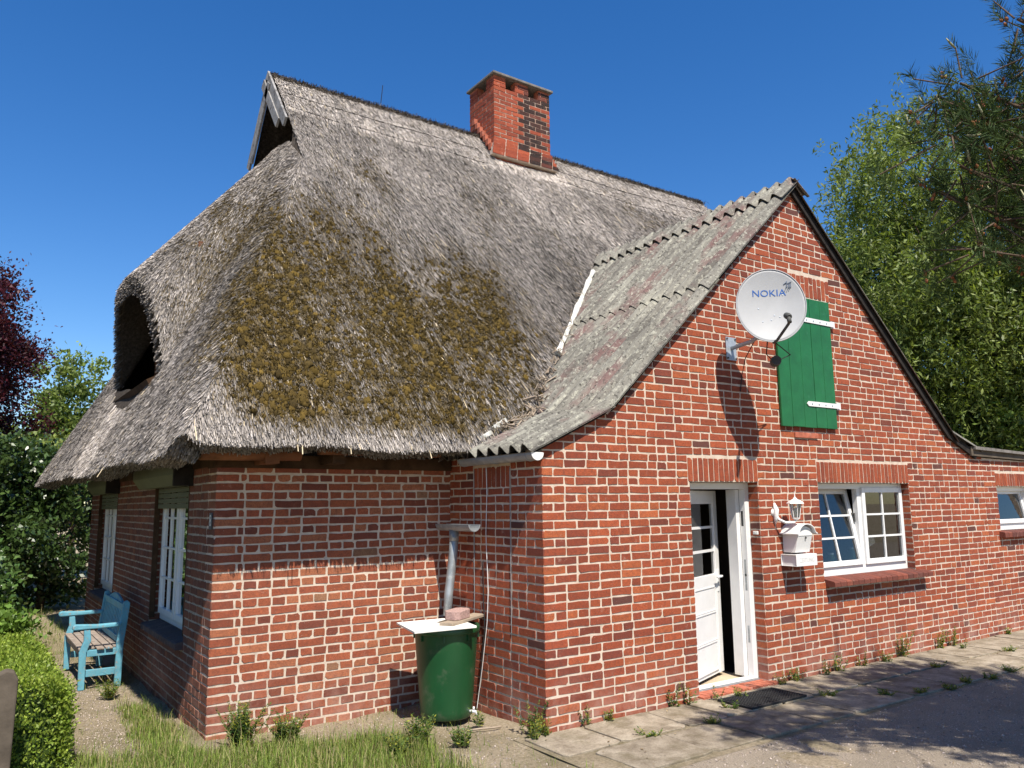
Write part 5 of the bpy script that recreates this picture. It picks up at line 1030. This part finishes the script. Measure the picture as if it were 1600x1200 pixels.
# ------------------------------------------------------------------ grass, gravel, weeds
r = np.random.default_rng(150)
def gmask(x, y):
    m = .95*np.clip((1.42-.40*(x+2.2)-y)/.35, 0, 1)*np.clip((-.78-x)/.25, 0, 1)*np.clip((x+3.45)/.1, 0, 1)
    m += .75*np.exp(-((x+2.62)/.22)**2-((y-1.9)/1.2)**2)+.6*np.exp(-((x+2.62)/.20)**2-((y-3.6)/.9)**2)+.55*np.exp(-((x+3.2)/.15)**2-((y-3.6)/1.4)**2)+.6*((y > 5.7) & (x < -2.55))+.35*np.exp(-((x+2.8)/.4)**2-((y-4.9)/.6)**2)
    m -= .9*np.exp(-((x+3.05)/.22)**2-((y-2.3)/.9)**2)
    return m+.34*fbm(x, y, 3.0, 77)+.16*fbm(x, y, 9.0, 78)-.05
n = 420000; x = np.concatenate([r.uniform(-4.4, -.25, int(n*.7)), r.uniform(-6, -2.4, int(n*.3))]); y = np.concatenate([r.uniform(-.9, 3.2, int(n*.7)), r.uniform(2.6, 19, int(n*.3))]); n = len(x)
ok = (r.random(n) < np.clip(gmask(x, y)*.75-.10, 0.012, .85)) & ~((x > XA-.02) & (y > YF-.02)) & ~((x > -.02) & (y > -.01)); x, y = x[ok], y[ok]; n = len(x)
ht = np.clip(r.lognormal(-2.95, .62, n), .015, .30)*np.clip(.6+.5*gmask(x, y), .5, 1.2); a = r.uniform(0, 2*math.pi, n); lean = r.uniform(.1, .75, n); d = np.stack([np.cos(a), np.sin(a), np.zeros(n)], 1); s = np.stack([-np.sin(a), np.cos(a), np.zeros(n)], 1)
P = np.stack([x, y, gz(x, y)-.003], 1); W = r.uniform(.0013, .0030, n)[:, None]; M1 = P+d*(ht*lean*.3)[:, None]+np.array([0, 0, 1])*(ht*.6)[:, None]; T1 = P+d*(ht*lean)[:, None]+np.array([0, 0, 1])*(ht*(1-.25*lean))[:, None]
V = np.stack([P-s*W, P+s*W, M1+s*W*.7, T1, M1-s*W*.7], 1).reshape(-1, 3); dry = (r.random(n) < .24)[:, None]
cl = np.where(dry, tint(r, n, (.30, .25, .11), (.42, .36, .18)), tint(r, n, (.10, .17, .028), (.24, .30, .06)))
GF_ = (np.array([(0, 1, 2), (0, 2, 4), (4, 2, 3)])[None]+np.arange(n)[:, None, None]*5).reshape(-1, 3)
tag(np_obj('grass', V, GF_, 'grass', tint=np.repeat(cl, 5, 0).astype(np.float32)), 'patchy green and straw-coloured grass around the cottage', 'grass', kind='stuff')
# gravel stones
n = 0; x = np.concatenate([r.normal(-2.95, .3, 4500), r.uniform(-3.4, -.2, 4500), r.uniform(-.2, 6, 11000)]); y = np.concatenate([r.uniform(1.2, 4.6, 4500), r.uniform(-1, 1.5, 4500), r.uniform(-3.0, -1.2, 11000)])
ok = ~((x > XA-.01) & (y > YF-.01)) & ~((x > -.02) & (y > -1.2)) & ~((x > -.35) & (y > -1.25) & (y < .03)); x, y = x[ok], y[ok]; n = len(x); zz = np.where(y < -1.15, .012, gz(x, y))
oc = np.array([(1, 0, 0), (-1, 0, 0), (0, 1, 0), (0, -1, 0), (0, 0, 1), (0, 0, -1)], float); of = np.array([(0, 2, 4), (2, 1, 4), (1, 3, 4), (3, 0, 4), (2, 0, 5), (1, 2, 5), (3, 1, 5), (0, 3, 5)])
sz = np.clip(r.lognormal(-5.25, .45, n), .002, .014); V = np.stack([x, y, zz+sz*.2], 1)[:, None]+oc[None]*r.uniform(.5, 1.3, (n, 6, 1))*sz[:, None, None]*np.array([1, 1, .7]); cl = tint(r, n, (.26, .22, .18), (.46, .38, .32), .6, 1.2)
tag(np_obj('gravel', V.reshape(-1, 3), (of[None]+np.arange(n)[:, None, None]*6).reshape(-1, 3), 'plain_tint', tint=np.repeat(cl, 6, 0).astype(np.float32)), 'loose pale gravel stones on the bare earth', 'gravel', kind='stuff')
# weeds: stems with leaf pairs
def weed(loc, h, ns, label, seed, yellow=.3, group='weeds along the foot of the walls', spread=.5):
    r = np.random.default_rng(seed); t_ = thing('weed', loc, label, 'weed', group); st = MB(); P = []; D = []; L = []
    for k in range(ns):
        a = r.uniform(0, 2*math.pi); ln = r.uniform(0, spread); hh = h*r.uniform(.55, 1.1); b = np.array(loc)+np.array((math.cos(a), math.sin(a), 0))*r.uniform(0, .05); e = b+np.array((math.cos(a)*ln*hh, math.sin(a)*ln*hh, hh)); st.tube([b, (b+e)/2+np.array((0, 0, .02*hh)), e], [.003, .0025, .0012], 4, cap=False)
        for q in np.linspace(.1, 1.0, max(5, int(hh*55))):
            for s in range(3): a2 = r.uniform(0, 2*math.pi); P.append(b+(e-b)*q); D.append((math.cos(a2), math.sin(a2), r.uniform(.1, .9))); L.append(r.uniform(.018, .042)*(1.15-.5*q))
    P = np.array(P); D = unit(np.array(D)); n = len(P); S = unit(np.cross(D, np.array([0, 0, 1.0])+r.normal(0, .3, (n, 3)))); L = np.array(L)
    cl = np.where((r.random(n) < yellow)[:, None], tint(r, n, (.22, .24, .03), (.34, .32, .05)), tint(r, n, (.05, .11, .022), (.12, .19, .045)))
    leaves(P, D, S, L*1.25, L*.48, cl, 'foliage', 'leaf', t_, .1); st.build('stem', 'grass_stem', t_)
simple('grass_stem', (.16, .17, .06), .8, .2, .3, 20, 0)
W_ = [(-.10, .10, .26, 9, 'tall dark weed on the earth left of the annex corner', .15), (-.20, -.10, .16, 8, 'yellowing bushy weed in front of the annex corner', .55), (-.04, -.06, .17, 6, 'pale upright weed right at the annex corner', .6), (-.30, .55, .13, 7, 'weed beside the foot of the rain barrel', .3),
      (.42, -.06, .16, 4, 'thin weed nearest the corner along the annex wall foot', .25), (.62, -.07, .12, 6, 'low weed second from the corner along the annex wall foot', .4), (1.42, -.06, .20, 4, 'tall thin weed a little left of the door', .25), (1.62, -.08, .17, 4, 'upright weed just left of the doorstep', .2), (1.90, -.16, .19, 3, 'tall weed sprouting before the doorstep', .2), (2.16, -.20, .11, 9, 'bright low weed at the inner edge of the doormat', .3),
      (1.78, -.42, .08, 7, 'tiny weed at the outer left end of the doormat', .2), (2.98, -.07, .12, 7, 'small yellow-green weed just right of the doorstep', .5), (3.22, -.08, .13, 8, 'leafy weed below the letterbox', .3), (3.72, -.10, .15, 5, 'spiky weed below the left window corner', .2), (3.98, -.07, .18, 6, 'rounded yellow-green weed below the window', .5), (4.42, -.07, .15, 5, 'pale weed below the middle of the window', .5),
      (4.85, -.10, .12, 10, 'bright clump of weed below the right part of the window', .2), (5.30, -.05, .34, 7, 'tall yellowish weed at the wall right of the window', .45), (6.15, -.05, .25, 6, 'upright weed at the wall near the right end', .45), (6.45, -.06, .24, 5, 'narrow weed farther right at the wall foot', .35), (6.35, -.22, .12, 5, 'small weed in the slab joint at the right', .3), (7.9, -.10, .09, 8, 'farthest low weed at the right wall foot', .3)]
for i, (xx, yy_, hh, nn_, lb_, yl) in enumerate(W_): weed((xx, yy_, .012), hh, nn_, lb_, 200+i, yl)
for i, (xx, yy_, hh, nn_, lb_) in enumerate([(-2.12, 1.22, .30, 60, 'large bushy weed clump at the corner of the thatched block'), (-1.80, 1.10, .22, 40, 'second bushy weed clump just right of the house corner'), (-.95, .42, .20, 36, 'low bushy weed clump left of the rain barrel'), (-1.25, .20, .17, 30, 'weed clump on the earth in the foreground'), (-.70, .18, .14, 24, 'small yellowing weed clump in the foreground'), (-2.72, 3.7, .16, 26, 'weed tuft in front of the bench'), (-3.12, 3.9, .13, 26, 'weed tuft between the hedge and the bench')]): weed((xx, yy_, .0), hh, nn_, lb_, 260+i, .3, 'weed clumps on the bare earth', .8)
for i, (xx, yy_) in enumerate([(.6, -.60), (1.3, -.62), (2.9, -.66), (3.35, -.98), (3.7, -1.12), (4.1, -1.2), (4.5, -1.16), (4.9, -1.22), (5.4, -1.18), (5.0, -.62), (6.6, -.66), (6.0, -1.2)]): weed((xx, yy_, .012), .06, 9, ['first', 'second', 'third', 'fourth', 'fifth', 'sixth', 'seventh', 'eighth', 'ninth', 'tenth', 'eleventh', 'twelfth'][i]+' small weed tuft from the left in the slab joints', 300+i, .35, 'weed tufts in the slab joints', 1.6)

# dead leaves and bits of straw on slabs and earth
r = np.random.default_rng(400); n = 1500; x = r.uniform(-3.3, 7.5, n); y = r.uniform(-2.6, 1.5, n); ok = ~((x > -.03) & (y > -.02)) & ~((x > XA) & (y > YF-.02)); x, y = x[ok], y[ok]; n = len(x)
z = np.where((x > -.3) & (y > -1.2), .036, np.where(x > -.4, .016, gz(x, y)+.006)); a = r.uniform(0, 6.28, n); D = np.stack([np.cos(a), np.sin(a), r.uniform(-.05, .25, n)], 1); S = np.stack([-np.sin(a), np.cos(a), r.uniform(-.3, .3, n)], 1)
st = r.random(n) < .45; leaves(np.stack([x, y, z], 1), unit(D), unit(S), np.where(st, r.uniform(.04, .12, n), r.uniform(.012, .035, n)), np.where(st, .004, r.uniform(.008, .02, n)), tint(r, n, (.13, .08, .04), (.36, .28, .15)), 'leaf_litter', 'plain_tint', None, .1)
tag(bpy.data.objects['leaf_litter'], 'scattered dead leaves and straw on the slabs and earth', 'leaf litter', kind='stuff')
